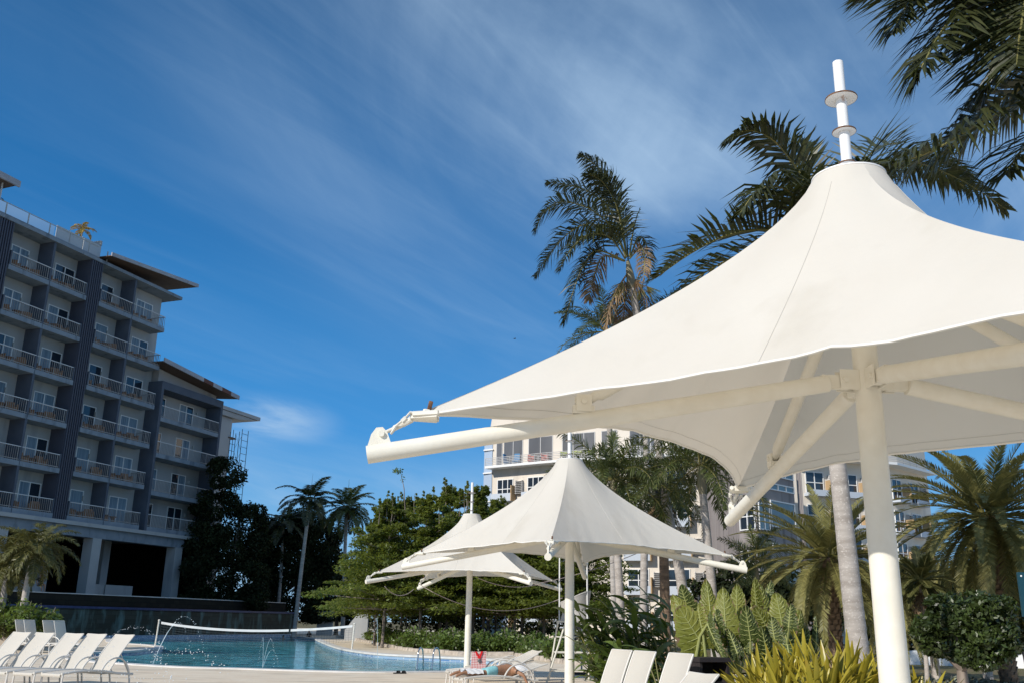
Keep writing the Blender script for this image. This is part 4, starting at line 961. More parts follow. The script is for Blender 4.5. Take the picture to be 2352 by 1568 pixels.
palm('foxtail_palm', 'foxtail palm with brown trunk between two grey palm trunks', [gp(1530,1520,30), P(1524,1250,30), P(1518,1160,30)], .17, .12, 18, 2.3, ll=.50, nl=90, lw=.030, leaf='frond', group=PG, seed=17, bushy=1.4, hang=.5, tm='btrunk', el=(-.9,.9), droop=(.8,1.5), dead=4)
palm('foxtail_palm', 'young foxtail palm in front of the concrete wing windows', [gp(1742,1480,30), P(1738,1340,30)], .09, .07, 16, 1.5, ll=.38, nl=70, lw=.026, leaf='frond', group=PG, seed=18, bushy=1.4, el=(-.6,1.35))
palm('date_palm', 'dark feathery date palm behind the big ringed trunk', [gp(1915,1480,24), P(1905,1280,24)], .2, .2, 80, 2.4, ll=.36, nl=74, lw=.026, leaf='date', tm='btrunk', group='date palms', seed=19, shaft=False, fwd=.85, hang=.1, lift=.3, el=(-.9,1.35), droop=(.6,1.2), scaled=True)
palm('date_palm', 'large date palm with full round crown and scaly trunk at right edge', [gp(2325,1620,25), Vector((P(2270,1185,25).x, P(2270,1185,25).y, P(2270,1185,25).z))], .2, .2, 120, 3.1, ll=.42, nl=84, lw=.030, leaf='date', tm='btrunk', group='date palms', seed=20, shaft=False, fwd=.85, hang=.1, lift=.3, el=(-1.0,1.35), droop=(.7,1.35), scaled=True)
palm('dracaena_palm', 'spiky bright yellow green dracaena with hanging dry leaves left of the large date palm', [gp(2128,1560,22), P(2115,1330,22)], .05, .04, 44, .75, ll=.34, nl=22, lw=.035, leaf='frondlit', seed=21, shaft=False, fwd=1.6, hang=.1, el=(-.9,1.4), droop=(.2,.7), dead=8)
palm('date_palm', 'shaded date palm filling the gap behind the nearest umbrella pole', [gp(2040,1500,32), P(2035,1380,32)], .2, .2, 60, 2.5, ll=.38, nl=60, lw=.028, leaf='date', tm='btrunk', group='date palms', seed=22, shaft=False, fwd=.8, hang=.2, el=(-.8,1.3), scaled=True)
LG2 = 'palms at the left of the pool'
palm('areca_palm', 'sunlit leaning palm beside the pool chairs, right of the leftmost pair', [gp(46,1440,45), P(62,1345,45), P(74,1290,45)], .17, .12, 24, 2.15, ll=.58, nl=60, lw=.045, leaf='frondlit', group=LG2, seed=31, bushy=.5, hang=.7, el=(-.75,1.2), droop=(.8,1.5))
palm('areca_palm', 'sunlit palm cut by the left edge of the photo', [gp(-4,1440,46), P(8,1370,46), P(16,1318,46)], .17, .12, 24, 2.2, ll=.58, nl=60, lw=.045, leaf='frondlit', group=LG2, seed=32, bushy=.5, hang=.7, el=(-.75,1.2), droop=(.8,1.5))
MG = 'slender palms beyond the pool'  # shaded palms take a darker leaf copy, the sunlit one the lighter
palm('slender_palm', 'slender shaded palm against the sky, leftmost of three beyond the pool', [gp(636,1440,97), P(644,1330,97), P(650,1215,97)], .18, .14, 19, 3.3, ll=1.0, nl=46, lw=.09, leaf='frondd', group=MG, seed=33, el=(-.4,1.1), hang=.5, droop=(1,1.6), spear=1)
palm('slender_palm', 'tallest slender palm with pale leaning trunk, middle of three beyond the pool', [gp(676,1446,86), P(693,1300,86), P(710,1165,86)], .19, .15, 18, 3.2, ll=1.0, nl=46, lw=.09, leaf='frondd', group=MG, seed=34, el=(-.4,1.15), hang=.5, droop=(.9,1.5), spear=1)
palm('slender_palm', 'greener sunlit slender palm, rightmost of three beyond the pool', [gp(788,1446,92), P(791,1300,92), P(796,1180,92)], .2, .15, 28, 3.5, ll=1.0, nl=46, lw=.09, leaf='frond', group=MG, seed=35, el=(-.7,1.3), hang=.5, droop=(.8,1.4), spear=2, dead=3, fruit=2)
rt = thing('potted_palm', 'tiny golden palm in a pot on the hotel roof terrace', 'potted plant', T(-15.75,-1.2,TOPZ+.29))
m = MB(); m.lathe([(.25,0),(.35,.55),(.30,.55)], seg=12); m.part('pot', MT['hslab'], rt)
m = MB(); m.tube([(0,0,.5),(.05,0,2.4)], .06, 6); m.part('trunk', MT['bark'], rt)
m = MB(); g_ = np.random.default_rng(3); [frond(m, (.05,0,2.4), i*2.4, 1.0-i*.11, 1.25, 1.5, .38, 22, .06, hang=.6, rad=.02, g=g_) for i in range(11)]; m.part('crown', [mat('golden_palm_leaf', (.42,.28,.05), rough=.5, transl=.3, island=.3), MT['rachis']], rt)
# ------------------------------------------------------------------ broadleaf trees
TG = 'layered garden trees behind the pool'
names = ['leftmost','second from left','third from left','behind the small umbrella','tallest, right of the small umbrella mast','right of the cream umbrella peak','lower one left of the lifeguard chair','behind the lifeguard chair']
protos = [tiered_tree('garden_tree', '', (0,0,0), 9.5, 3.9, .13, 100+i, tiers=11, first=.29, per=2900, size=.27, group=TG) for i in range(3)]
spots = [(862,64,8.7,'layered green tree leaning over the pool corner, leftmost of its row'),(880,60,9.4,'layered green tree with bare trunk, second from left of its row'),(922,66,10.2,'layered green tree with high spindly top, third from left of its row'),(968,60,9.6,'layered green tree left of the smallest umbrella mast'),(1024,64,10.9,'tallest layered green tree with pointed top behind the smallest umbrella'),(1086,62,10.5,'layered green tree directly behind the smallest umbrella mast'),(1140,66,10.2,'layered green tree right of the smallest umbrella mast, below the cream hotel'),(1196,62,9.0,'layered green tree half hidden by the cream umbrella canopy'),(1108,62,7.6,'dark layered tree under the smallest umbrella'),(1180,60,7.6,'dark layered tree between the two rear umbrella poles'),(1250,60,7.8,'dark layered tree left of the lifeguard chair'),(1345,60,8.0,'dark layered tree behind the lifeguard chair'),(880,72,7.5,'shaded layered tree behind the pool net post')]
for k, (px, Y, h, lab) in enumerate(spots):
    h *= .90 if h > 8 else 1
    p = gp(px, 1440, Y); o = protos[k % 3]
    if k < 3: o['label'] = lab; o.location = p; o.rotation_euler = (0,0,k*1.3); o.scale = (.78,.78,h/9.5)
    else: dup(o, lab, p, k*1.7, (.85,.85,h/9.5), TG)
r = thing('seedling_tree', 'thin lone shoot with a small leaf tuft sticking up above the green trees', 'tree', gp(930,1440,65))
m = MB(); p_ = [P(936,1440,65), P(932,1200,65), P(928,1120,65), P(921,1088,65)]; p_[0].z = 0; m.tube(p_, [.05,.04,.03,.015], 5); m.part('trunk', MT['bark'], r, world=True)
m = MB(); leaves(m, 60, P(914,1080,65), (.4,.4,.22), .2); leaves(m, 20, P(924,1098,65), (.2,.2,.3), .16); m.part('crown', MT['leafm'], r, world=True)
def blobs_px(lst, Y, base): 
    out = []
    for (px, py, rp, fl) in lst:
        p = P(px, py, Y) - Vector(base); out.append((p.x, p.y + (len(out)%3-1)*1.2, p.z, rp*Y*.000475, rp*Y*.000475*fl))
    return out
DG = 'dark shaded trees beside the hotel'
b = FA(522,1380,2.6)[2]; b.z = 3
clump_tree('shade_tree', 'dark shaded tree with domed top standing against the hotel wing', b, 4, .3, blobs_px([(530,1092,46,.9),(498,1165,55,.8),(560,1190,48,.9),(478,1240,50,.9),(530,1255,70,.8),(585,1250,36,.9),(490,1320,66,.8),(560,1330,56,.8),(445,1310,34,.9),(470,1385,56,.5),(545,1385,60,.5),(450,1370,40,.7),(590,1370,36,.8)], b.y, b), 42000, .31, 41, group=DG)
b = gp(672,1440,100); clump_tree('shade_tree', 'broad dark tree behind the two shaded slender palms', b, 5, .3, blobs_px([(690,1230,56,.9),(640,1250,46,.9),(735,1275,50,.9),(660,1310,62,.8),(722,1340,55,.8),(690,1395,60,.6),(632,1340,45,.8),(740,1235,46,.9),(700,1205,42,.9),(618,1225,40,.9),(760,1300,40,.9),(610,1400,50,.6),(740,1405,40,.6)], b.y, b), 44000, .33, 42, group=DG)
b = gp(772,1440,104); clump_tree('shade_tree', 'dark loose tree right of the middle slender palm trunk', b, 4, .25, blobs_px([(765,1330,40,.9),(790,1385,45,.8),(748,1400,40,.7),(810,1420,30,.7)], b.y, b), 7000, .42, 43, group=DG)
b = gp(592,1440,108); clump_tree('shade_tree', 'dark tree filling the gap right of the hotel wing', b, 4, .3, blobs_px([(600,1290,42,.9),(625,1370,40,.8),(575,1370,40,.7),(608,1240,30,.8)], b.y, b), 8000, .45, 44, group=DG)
BG = 'backdrop trees behind the garden'
for k, (px, Y, lab) in enumerate([(880,84,'dim tree deep behind the leftmost garden trees'),(1010,86,'dim tree deep behind the smallest umbrella pole'),(1120,80,'dim tree deep behind the string lights'),(1240,78,'dim tree deep behind the lifeguard chair'),(1700,60,'dim tree in front of the concrete wing base'),(1840,58,'dim tree behind the shaded date palm'),(2080,56,'dim tree behind the nearest umbrella pole'),(2210,52,'dim tree behind the topiary tree'),(2330,50,'dim tree behind the large date palm at right edge')]):
    b = gp(px,1440,Y); s_ = .75 if k > 3 else 1
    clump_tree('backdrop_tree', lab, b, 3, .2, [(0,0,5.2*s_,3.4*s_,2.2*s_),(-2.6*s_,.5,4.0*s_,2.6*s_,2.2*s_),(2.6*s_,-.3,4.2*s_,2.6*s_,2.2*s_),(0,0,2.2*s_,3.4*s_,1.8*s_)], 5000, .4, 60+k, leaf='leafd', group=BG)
MT['leafd2'] = mat('clipped_tree_leaf', (.050,.075,.018), (.025,.040,.010), 1.5, rough=.4, transl=.12, tcol=(.12,.17,.02), island=.4, spec=.5)  # leaf colour darkened to carry the shade on the topiary
b = gp(2208,1530,21); clump_tree('topiary_tree', 'round dark clipped tree with short thick trunk right of the nearest umbrella pole', b, .8, .17, blobs_px([(2190,1420,72,.80),(2140,1440,44,.8),(2245,1435,50,.8),(2195,1470,66,.6),(2180,1390,50,.6),(2235,1395,40,.7),(2190,1500,58,.5),(2150,1480,40,.6),(2230,1485,44,.6)], b.y, b), 22000, .12, 45, leaf='leafd2', shell=.75)
b = gp(2352,1530,30); clump_tree('bamboo_clump', 'yellowish fine leaved bamboo behind the date palm trunk at right edge', b, 1.2, .06, blobs_px([(2352,1400,40,1.4),(2320,1440,34,1.2),(2380,1440,40,1.3)], b.y, b), 6000, .22, 46, leaf='frondlit', cat='bamboo')
# ------------------------------------------------------------------ hedge and curb along the far deck
curb_px = [(770,1462),(811,1469),(912,1490.5),(961,1496),(1051,1504),(1120,1505),(1180,1506),(1238,1515),(1291,1522.5),(1341,1528),(1400,1534),(1440,1540)]
cv = [xy(G(*q)) for q in curb_px]
ct = thing('stone_curb', 'low pale rough stone curb in front of the green hedge', 'curb', cv[4])
m = MB()
for i in range(len(cv)-1):
    a, b_ = cv[i], cv[i+1]; n_ = max(1, int((b_-a).length/1.3)); nn = (b_-a).normalized(); nn = Vector((-nn.y,nn.x,0))
    for k in range(n_):
        p0 = a.lerp(b_, k/n_ + .006); p1 = a.lerp(b_, (k+1)/n_ - .006); h_ = .17 + random.uniform(-.03,.03); w = nn*(.32+random.uniform(-.04,.04))
        m.hexa([(*p0.xy,0),(*p1.xy,0),(*(p1+w).xy,0),(*(p0+w).xy,0),(*(p0+nn*.04).xy,h_),(*(p1+nn*.03).xy,h_),(*(p1+w).xy,h_+.02),(*(p0+w).xy,h_-.01)])
m.part('curb_stones', MT['stone'], ct, world=True)
bedpts = [(v.x+.05, v.y+.25) for v in cv]
m = MB(); m.add([(x,y,.06) for x, y in bedpts] + [(70,20,.06),(70,160,.06),(-40,160,.06),(-30,bedpts[0][1]+2,.06)], [tuple(range(len(bedpts)+4))])
me_pts = [Vector((x,y,0)) for x, y in bedpts] + [Vector((60,18,0)),Vector((60,160,0)),Vector((-9,160,0))]
m = MB(); m.add([(p.x,p.y,.06) for p in me_pts], [tuple(t) for t in tessellate_polygon([me_pts])]); m.top('garden_bed', MT['soil'], kind='structure')
SG = 'leafy shrubs of the hedge behind the curb'
def shrub(name, label, loc, rad, h, n, size, leaf, seed, group=None, cat='shrub', sprigs=18):
    g = np.random.default_rng(seed); r = thing(name, label, cat, loc, 0, group); m = MB(); ms = MB()
    for k in range(sprigs):
        a = g.uniform(0,6.28); q = rad*math.sqrt(g.random())*.9; hh = h*g.uniform(.6,1.05)*(1-.35*(q/rad)**2); c = (math.cos(a)*q, math.sin(a)*q, hh*.72)
        ms.tube([(math.cos(a)*q*.4, math.sin(a)*q*.4, 0),(c[0]*.8,c[1]*.8,hh*.5),(c[0],c[1],hh)], .012, 4)
        leaves(m, int(n/sprigs*.6), c, (rad*.3,rad*.3,hh*.32), size, g, .3, .2, up=.6); leaves(m, int(n/sprigs*.4), (c[0]*.9,c[1]*.9,hh*.45), (rad*.34,rad*.34,hh*.4), size, g, .2, .2)
    ms.part('stem', MT['bark'], r); m.part('foliage', MT[leaf], r); return r
sp = [shrub('hedge_shrub', '', (0,0,0), 1.15, 1.05, 1900, .17, 'leafm', 200+i, SG) for i in range(3)]
where = ['beside the right net post','second from the net post','below the leftmost garden trunk','below the paired garden trunks','left of the pool ladder','behind the pool ladder','right of the pool ladder','left of the smallest umbrella pole','behind the smallest umbrella pole','behind the red checked bag','left behind the lifeguard chair','directly behind the lifeguard chair','right behind the lifeguard chair','at the ginger plant end of the curb']
hp_ = [(826,1470),(852,1476),(880,1482),(905,1487),(932,1491),(960,1494),(990,1497),(1022,1500),(1052,1502),(1092,1503),(1134,1504),(1176,1505),(1216,1510),(1256,1516),(1300,1522),(1350,1527),(1400,1532)]
where = where[:11] + ['under the string lights','by the loungers right of the red bag'] + where[11:] + ['farthest right behind the lifeguard chair']
for k, (q, wh) in enumerate(zip(hp_, where)):
    p = xy(G(*q)) + Vector((.4,1.5,.05)); o = sp[k % 3]; lab = 'bright green leafy hedge shrub ' + wh; s_ = 1.15 + .15*((k*7) % 3 - 1)
    if p.y < 50: s_ *= .95
    if k < 3: o['label'] = lab; o.location = p; o.scale = (s_,)*3
    else: dup(o, lab, p, k*2.1, s_, SG)
# ------------------------------------------------------------------ planting at the right
MT['alo'] = mat('elephant_ear_leaf', (.25,.255,.050), (.17,.195,.035), 1.5, rough=.42, transl=.28, tcol=(.42,.42,.06), c3=(.30,.19,.07), c3s=2.2, c3r=(.66,.74), bump=.1, bscale=14, spec=.5)
MT['alod'] = mat('elephant_ear_leaf_dark', (.09,.115,.028), (.06,.085,.022), 1.5, rough=.42, transl=.22, tcol=(.16,.22,.03), spec=.5)
MT['vein'] = mat('leaf_vein', (.32,.34,.12), rough=.6)
MT['ginger'] = mat('ginger_leaf', (.095,.140,.030), (.06,.095,.020), 2, rough=.38, transl=.22, tcol=(.22,.30,.04), island=.35, spec=.45)
MT['brom'] = mat('bromeliad_leaf', (.44,.34,.035), (.29,.26,.03), 3, rough=.35, transl=.15, tcol=(.4,.35,.04), island=.3, spec=.5, c3=(.40,.17,.03), c3s=2.5, c3r=(.58,.72))
def alo_leaf(parent, tip_px, base_px, Y, wid, dark=False, yaw=0, cup=.18, seed=0, label=None):
    g = random.Random(seed); b = P(*base_px, Y); t = P(*tip_px, Y + g.uniform(-.25,.25)); ax = (t-b); L_ = ax.length; ax.normalize()
    vdir = (b-CP).normalized(); side = ax.cross(vdir).normalized(); side = (Matrix.Rotation(yaw, 3, ax) @ side); nrm = side.cross(ax).normalized()
    if nrm.dot(vdir) > 0: nrm = -nrm
    W_ = wid*(.86 if parent is not e1 else 1)
    def out(s):      # half width along the midrib; lobes reach back behind the stalk
        s2 = max(0, min(1, s)); return W_*1.12*((1-s2)**.58)*min(1, .66+1.3*s2)
    def pt(i, j):
        x = j*2-1; s = -0.26*(abs(x)**1.2)*(1-i)**2 + i
        w = out(i)*(1 + (.05*math.sin(i*46+seed)+.05*math.sin(i*19+seed*3+x))*abs(x)**3)
        rip = .022*math.sin((s*1.05-abs(x)*.34)*58)*min(1,abs(x)*2.2)*(1-.5*abs(x))
        return b + ax*(s*L_) + side*(x*w) + nrm*(-cup*W_*x*x + rip - .10*L_*s*s)
    m = MB(); m.grid(pt, 46, 22)
    for q in range(46*22):
        i_, j_ = q % 46, q//46
        if (j_ in (0,21) or i_ > 43) and math.sin(i_*.7+seed*2.3+j_)+math.sin(i_*.31+seed) > .55: m.m[q] = 1
        if j_ in (1,20) and math.sin(i_*.5+seed*1.7+j_) > .86: m.m[q] = 1
    leaf = m.part('leaf', [MT['alod' if dark else 'alo'], MT['deadleaf']], parent, 80, world=True)
    m = MB(); m.tube([pt(i/10,.5)+nrm*.006 for i in range(11)], [.014-.0011*i for i in range(11)], 5)
    for k in range(7):
        i0 = .03+k*.12
        for sg_ in (0,1):
            m.tube([pt(min(1,i0+q*.16), .5+(sg_-.5)*q*.92)+nrm*.004 for q in (0,.25,.5,.75,.97)], [.007,.006,.005,.004,.002], 4)
    o = bpy.data.objects.new('leaf_vein', m.mesh('leaf_vein', MT['vein'], True, parent.location)); COL.objects.link(o); o.parent = leaf
    foot = parent.location + Vector((g.uniform(-.2,.2), g.uniform(-.2,.2), 0))
    m = MB(); mid = b.lerp(foot,.5) + Vector((0,0,.15)) - ax*.1; m.tube([b+nrm*-.01, b.lerp(mid,.5)+Vector((0,0,.05))-ax*.05, mid, foot], [.017,.022,.03,.04], 7)
    m.part('leaf_stalk', MT['vein'], parent, True, world=True)
EG = 'elephant ear plants in the right bed'
e1 = thing('elephant_ear_plant', 'elephant ear with large pale torn leaf facing the pool, right behind the loungers', 'plant', gp(1600,1560,15.5), 0, EG)
alo_leaf(e1, (1560,1395), (1620,1490), 15.2, .40, seed=1, cup=.1)
alo_leaf(e1, (1545,1360), (1590,1440), 15.9, .24, seed=2, yaw=.3)
alo_leaf(e1, (1562,1345), (1582,1400), 16.3, .2, dark=True, seed=3, yaw=-.5)
alo_leaf(e1, (1660,1520), (1625,1430), 15.0, .16, dark=True, seed=4, yaw=.9)
e2 = thing('elephant_ear_plant', 'elephant ear with two tall upright veined leaves, middle of the clump', 'plant', gp(1680,1560,15.8), 0, EG)
alo_leaf(e2, (1660,1345), (1668,1455), 15.8, .30, seed=5, cup=.25)
alo_leaf(e2, (1624,1325), (1632,1415), 16.3, .22, seed=6, yaw=.3)
alo_leaf(e2, (1690,1340), (1694,1420), 16.4, .24, seed=7, yaw=-.3)
alo_leaf(e2, (1712,1390), (1724,1470), 15.2, .22, dark=True, seed=8)
alo_leaf(e2, (1645,1500), (1620,1430), 15.3, .16, seed=9, yaw=.7)
alo_leaf(e2, (1672,1440), (1694,1500), 15.0, .14, dark=True, seed=19, yaw=.2)
e3 = thing('elephant_ear_plant', 'elephant ear with torn crowded leaves at the right end of the clump', 'plant', gp(1790,1560,16), 0, EG)
alo_leaf(e3, (1745,1335), (1754,1420), 16.2, .26, seed=10, yaw=.4)
alo_leaf(e3, (1782,1360), (1798,1440), 15.8, .30, seed=11, cup=.25)
alo_leaf(e3, (1766,1330), (1755,1412), 16.5, .2, dark=True, seed=12, yaw=-.6)
alo_leaf(e3, (1842,1400), (1826,1460), 15.7, .2, seed=13, yaw=.5)
alo_leaf(e3, (1735,1395), (1768,1450), 15.6, .22, seed=14)
alo_leaf(e3, (1800,1430), (1812,1500), 15.2, .2, dark=True, seed=15, yaw=.2)
alo_leaf(e3, (1880,1415), (1872,1490), 15.6, .12, dark=True, seed=16, yaw=1.0)
alo_leaf(e3, (1770,1415), (1780,1470), 15.4, .22, dark=True, seed=17, yaw=-.3)
alo_leaf(e2, (1752,1440), (1762,1510), 15.0, .18, dark=True, seed=18, yaw=.4)
for k, (tx, ty, bx, by, w) in enumerate([(1600,1385,1612,1440,.15),(1640,1400,1652,1470,.2),(1700,1430,1712,1500,.2),(1730,1330,1738,1390,.14),(1815,1385,1812,1440,.17),(1850,1440,1842,1500,.17),(1688,1480,1680,1530,.16),(1580,1450,1600,1510,.16)]):
    alo_leaf([e1,e2,e2,e2,e3,e3,e2,e1][k], (tx,ty), (bx,by), 15.1+.25*(k%4), w, k % 3 != 0, (k*1.7 % 1.6)-.8, .3, 40+k)
def strap(m, base, az, el, L_, w, droop, g, fold=.25, n=8, mi=0, tipw=.1, pw=1.6):
    pts = []; p = Vector(base); vs = []; e = el
    for i in range(n+1):
        t = i/n; e = el - droop*t**pw; d = Vector((math.cos(e)*math.sin(az), math.cos(e)*math.cos(az), math.sin(e))); pts.append((Vector(p), d)); p += d*L_/n
    s = Vector((math.cos(az), -math.sin(az), 0)); s = (s + Vector((0,0,1))*g.uniform(-.5,.5)).normalized()
    for i, (q, d) in enumerate(pts):
        t = i/n; hw = w*.5*(math.sin(math.pi*min(1,.18+.80*t))**.7 if tipw < .5 else min(1,.55+t)*(1 if t < .8 else (1-(t-.8)*4.2)))
        hw = max(hw, .002); nn = s.cross(d).normalized(); vs += [q - s*hw + nn*hw*fold, q, q + s*hw + nn*hw*fold]
    m.add(vs, [(3*i+k,3*i+k+1,3*i+k+4,3*i+k+3) for i in range(n) for k in (0,1)], mi)
# ginger: canes carrying two rows of lance leaves, leaning out to the left
GG = 'ginger clumps behind the lifeguard chair'
def ginger(label, loc, n, seed, h, lean):
    g = np.random.default_rng(seed); r = thing('ginger_plant', label, 'plant', loc, 0, GG); m = MB(); ms = MB()
    for k in range(n):
        b = Vector((g.uniform(-.55,.55), g.uniform(-.45,.45), 0)); az = R(lean) + g.normal(0,.55); top = b + Vector((math.sin(az)*g.uniform(.2,.9), math.cos(az)*.4, h*g.uniform(.6,1.0)))
        ms.tube([b, b.lerp(top,.5)+Vector((0,0,.1)), top], [.016,.014,.008], 5)
        for j in range(9):
            t = .25+.75*j/8; q = b.lerp(top,t); strap(m, q, az + (1 if j % 2 else -1)*g.uniform(.5,1.4), g.uniform(.2,.95), g.uniform(.45,.75), g.uniform(.09,.13), g.uniform(.6,1.5), g)
    ms.part('cane', MT['rachis'], r); m.part('foliage', MT['ginger'], r, 80); return r
ginger('glossy dark ginger clump leaning left beside the lifeguard chair', gp(1462,1560,20), 22, 71, 1.9, -70)
ginger('taller glossy ginger clump around the slim grey palm trunk', gp(1515,1560,19.5), 24, 72, 2.15, -50)
ginger('low ginger clump just behind the right loungers', gp(1490,1600,18), 16, 73, 1.2, -70)
# bromeliads on a low bank
bank = gp(1920,1600,13.2)
m = MB(); m.grid(lambda i, j: (bank.x + (i-.5)*4.6, bank.y + (j-.5)*3.2, .01 + .62*max(0, math.sin(math.pi*i)*math.sin(math.pi*j))**.6), 24, 16)
m.top('planting_bank', MT['soil'], kind='structure', smooth=True)
BGp = 'yellow bromeliads in the foreground bed'
def brom(seed):
    g = np.random.default_rng(seed); r = thing('bromeliad', '', 'plant', (0,0,0), 0, BGp); m = MB()
    for k in range(56):
        t = k/56; strap(m, (g.uniform(-.05,.05), g.uniform(-.05,.05), .02), k*2.4+g.uniform(-.3,.3), R(18+62*(1-t))+g.uniform(-.12,.12), g.uniform(.6,1.0), g.uniform(.055,.078), g.uniform(-.1,.55), g, .45, 8, 0, .6)
    m.part('foliage', MT['brom'], r, 80)
    return r
bp = [brom(301), brom(302)]
bl = [(1745,13.6,.42,'leftmost yellow bromeliad, low and spreading towards the trash bin'),(1800,13.2,.5,'yellow bromeliad second from left of the foreground bed'),(1850,13.9,.62,'tall yellow bromeliad left of the big ringed palm trunk'),(1900,12.6,.55,'yellow bromeliad in front of the big ringed palm trunk'),(1955,12.8,.5,'yellow bromeliad between ringed trunk and nearest umbrella pole'),(1880,12.0,.4,'lowest front yellow bromeliad of the bed'),(2010,13.4,.42,'yellow bromeliad just behind the nearest umbrella pole'),(2085,12.6,.12,'rightmost yellow bromeliad, right of the nearest umbrella pole'),(1800,12.2,.3,'front yellow bromeliad left of the lowest one'),(2118,13.4,.22,'yellow bromeliad at the far right end of the foreground bed'),(2060,12.0,.1,'low yellow bromeliad hugging the right side of the nearest pole'),(1765,13.0,.3,'low yellow bromeliad between trash bin and the leftmost one'),(1950,13.8,.62,'yellow bromeliad at the foot of the ringed palm trunk')]
for k, (px, Y, z, lab) in enumerate(bl):
    p = gp(px,1560,Y); p.z = z; o = bp[k % 2]
    if k < 2: o['label'] = lab; o.location = p
    else: dup(o, lab, p, k*1.3, 1, BGp)
# small shrubs and far garden wall at the right
BX = 'clipped low box bushes'
bs = shrub('box_bush', 'round clipped dark box bush left of the trash bin', gp(1545,1560,17), .5, .62, 2600, .06, 'leafd', 81, BX, sprigs=26)
dup(bs, 'low clipped box bush under the shaded loungers', gp(1590,1620,15), 1, (1.2,1.2,.55), BX); dup(bs, 'clipped box bush between trash bin and bromeliads', gp(1720,1640,13.3), 2, (.9,.9,.7), BX)
SS = 'silvery groundcover shrubs in the right bed'
s0 = shrub('silver_shrub', 'silvery grey shrub right of the topiary trunk', gp(2190,1560,24), .6, .6, 1300, .12, 'leafs', 82, SS)
for px, Y, lab in ((2235,25,'silvery grey shrub left of the date palm trunk'),(2280,24,'silvery shrub at the foot of the date palm'),(2345,23,'silvery shrub at the right edge'),(2130,25,'silvery shrub left of the topiary trunk')): dup(s0, lab, gp(px,1560,Y), px, 1, SS)
w_ = thing('garden_wall', 'low white curved garden wall behind the topiary tree', 'wall', gp(2230,1500,44))
m = MB()
a, b_ = gp(2080,1500,46), gp(2420,1500,43)
for i in range(8):
    p0, p1 = a.lerp(b_,i/8), a.lerp(b_,(i+1)/8); m.hexa([(p0.x,p0.y,0),(p1.x,p1.y,0),(p1.x,p1.y+.3,0),(p0.x,p0.y+.3,0),(p0.x,p0.y,.62+.12*math.sin(i)),(p1.x,p1.y,.62+.12*math.sin(i+1)),(p1.x,p1.y+.3,.62+.12*math.sin(i+1)),(p0.x,p0.y+.3,.62+.12*math.sin(i))])
m.part('wall', MT['white'], w_, world=True)
for k, (px, Y, lab) in enumerate(((2268,30,'small bare grey trunk left of the date palm trunk'),(2150,32,'small pale trunk behind the topiary tree'))):
    t_ = thing('garden_tree', lab, 'tree', gp(px,1540,Y)); g_ = np.random.default_rng(90+k); m = MB(); limb(m, (0,0,0), (.1,0,2.4), .16, .1, g_, .03, 8); m.part('trunk', MT['ptrunk'], t_, True); m = MB(); leaves(m, 1500, (0,0,3.0), (1.2,1.2,.9), .16, g_); m.part('crown', MT['leafd'], t_)
# trailing planter at far left with shrub and low yellow plants
pl = thing('planter_wall', 'low beige planter wall under the left palms', 'planter', gp(20,1490,43.5))
m = MB(); a = G(-60,1489,0); b_ = G(48,1490,0); m.box(a.x-3,b_.x,a.y,a.y+6,0,.55); m.part('wall', mat('beige_planter', (.46,.40,.33), (.40,.34,.28), 1.5, rough=.9), pl, world=True)
shrub('leafy_shrub', 'glossy green shrub at the foot of the left palms', P(62,1440,44.5)*1, 1.3, 1.9, 1500, .26, 'leafm', 83)
bpy.data.objects['leafy_shrub'].location.z = .5
y0 = shrub('yellow_shrub', 'low yellow green clipped shrub behind the left back loungers', gp(10,1470,44.5), 1.2, .85, 2600, .12, 'frondlit', 84)
y0.location.z = .5
s2 = shrub('leafy_shrub', 'glossy dark green shrub cut by left edge below the palm', gp(8,1440,46), 1.2, 1.9, 1300, .26, 'leafm', 85); s2.location.z = .5
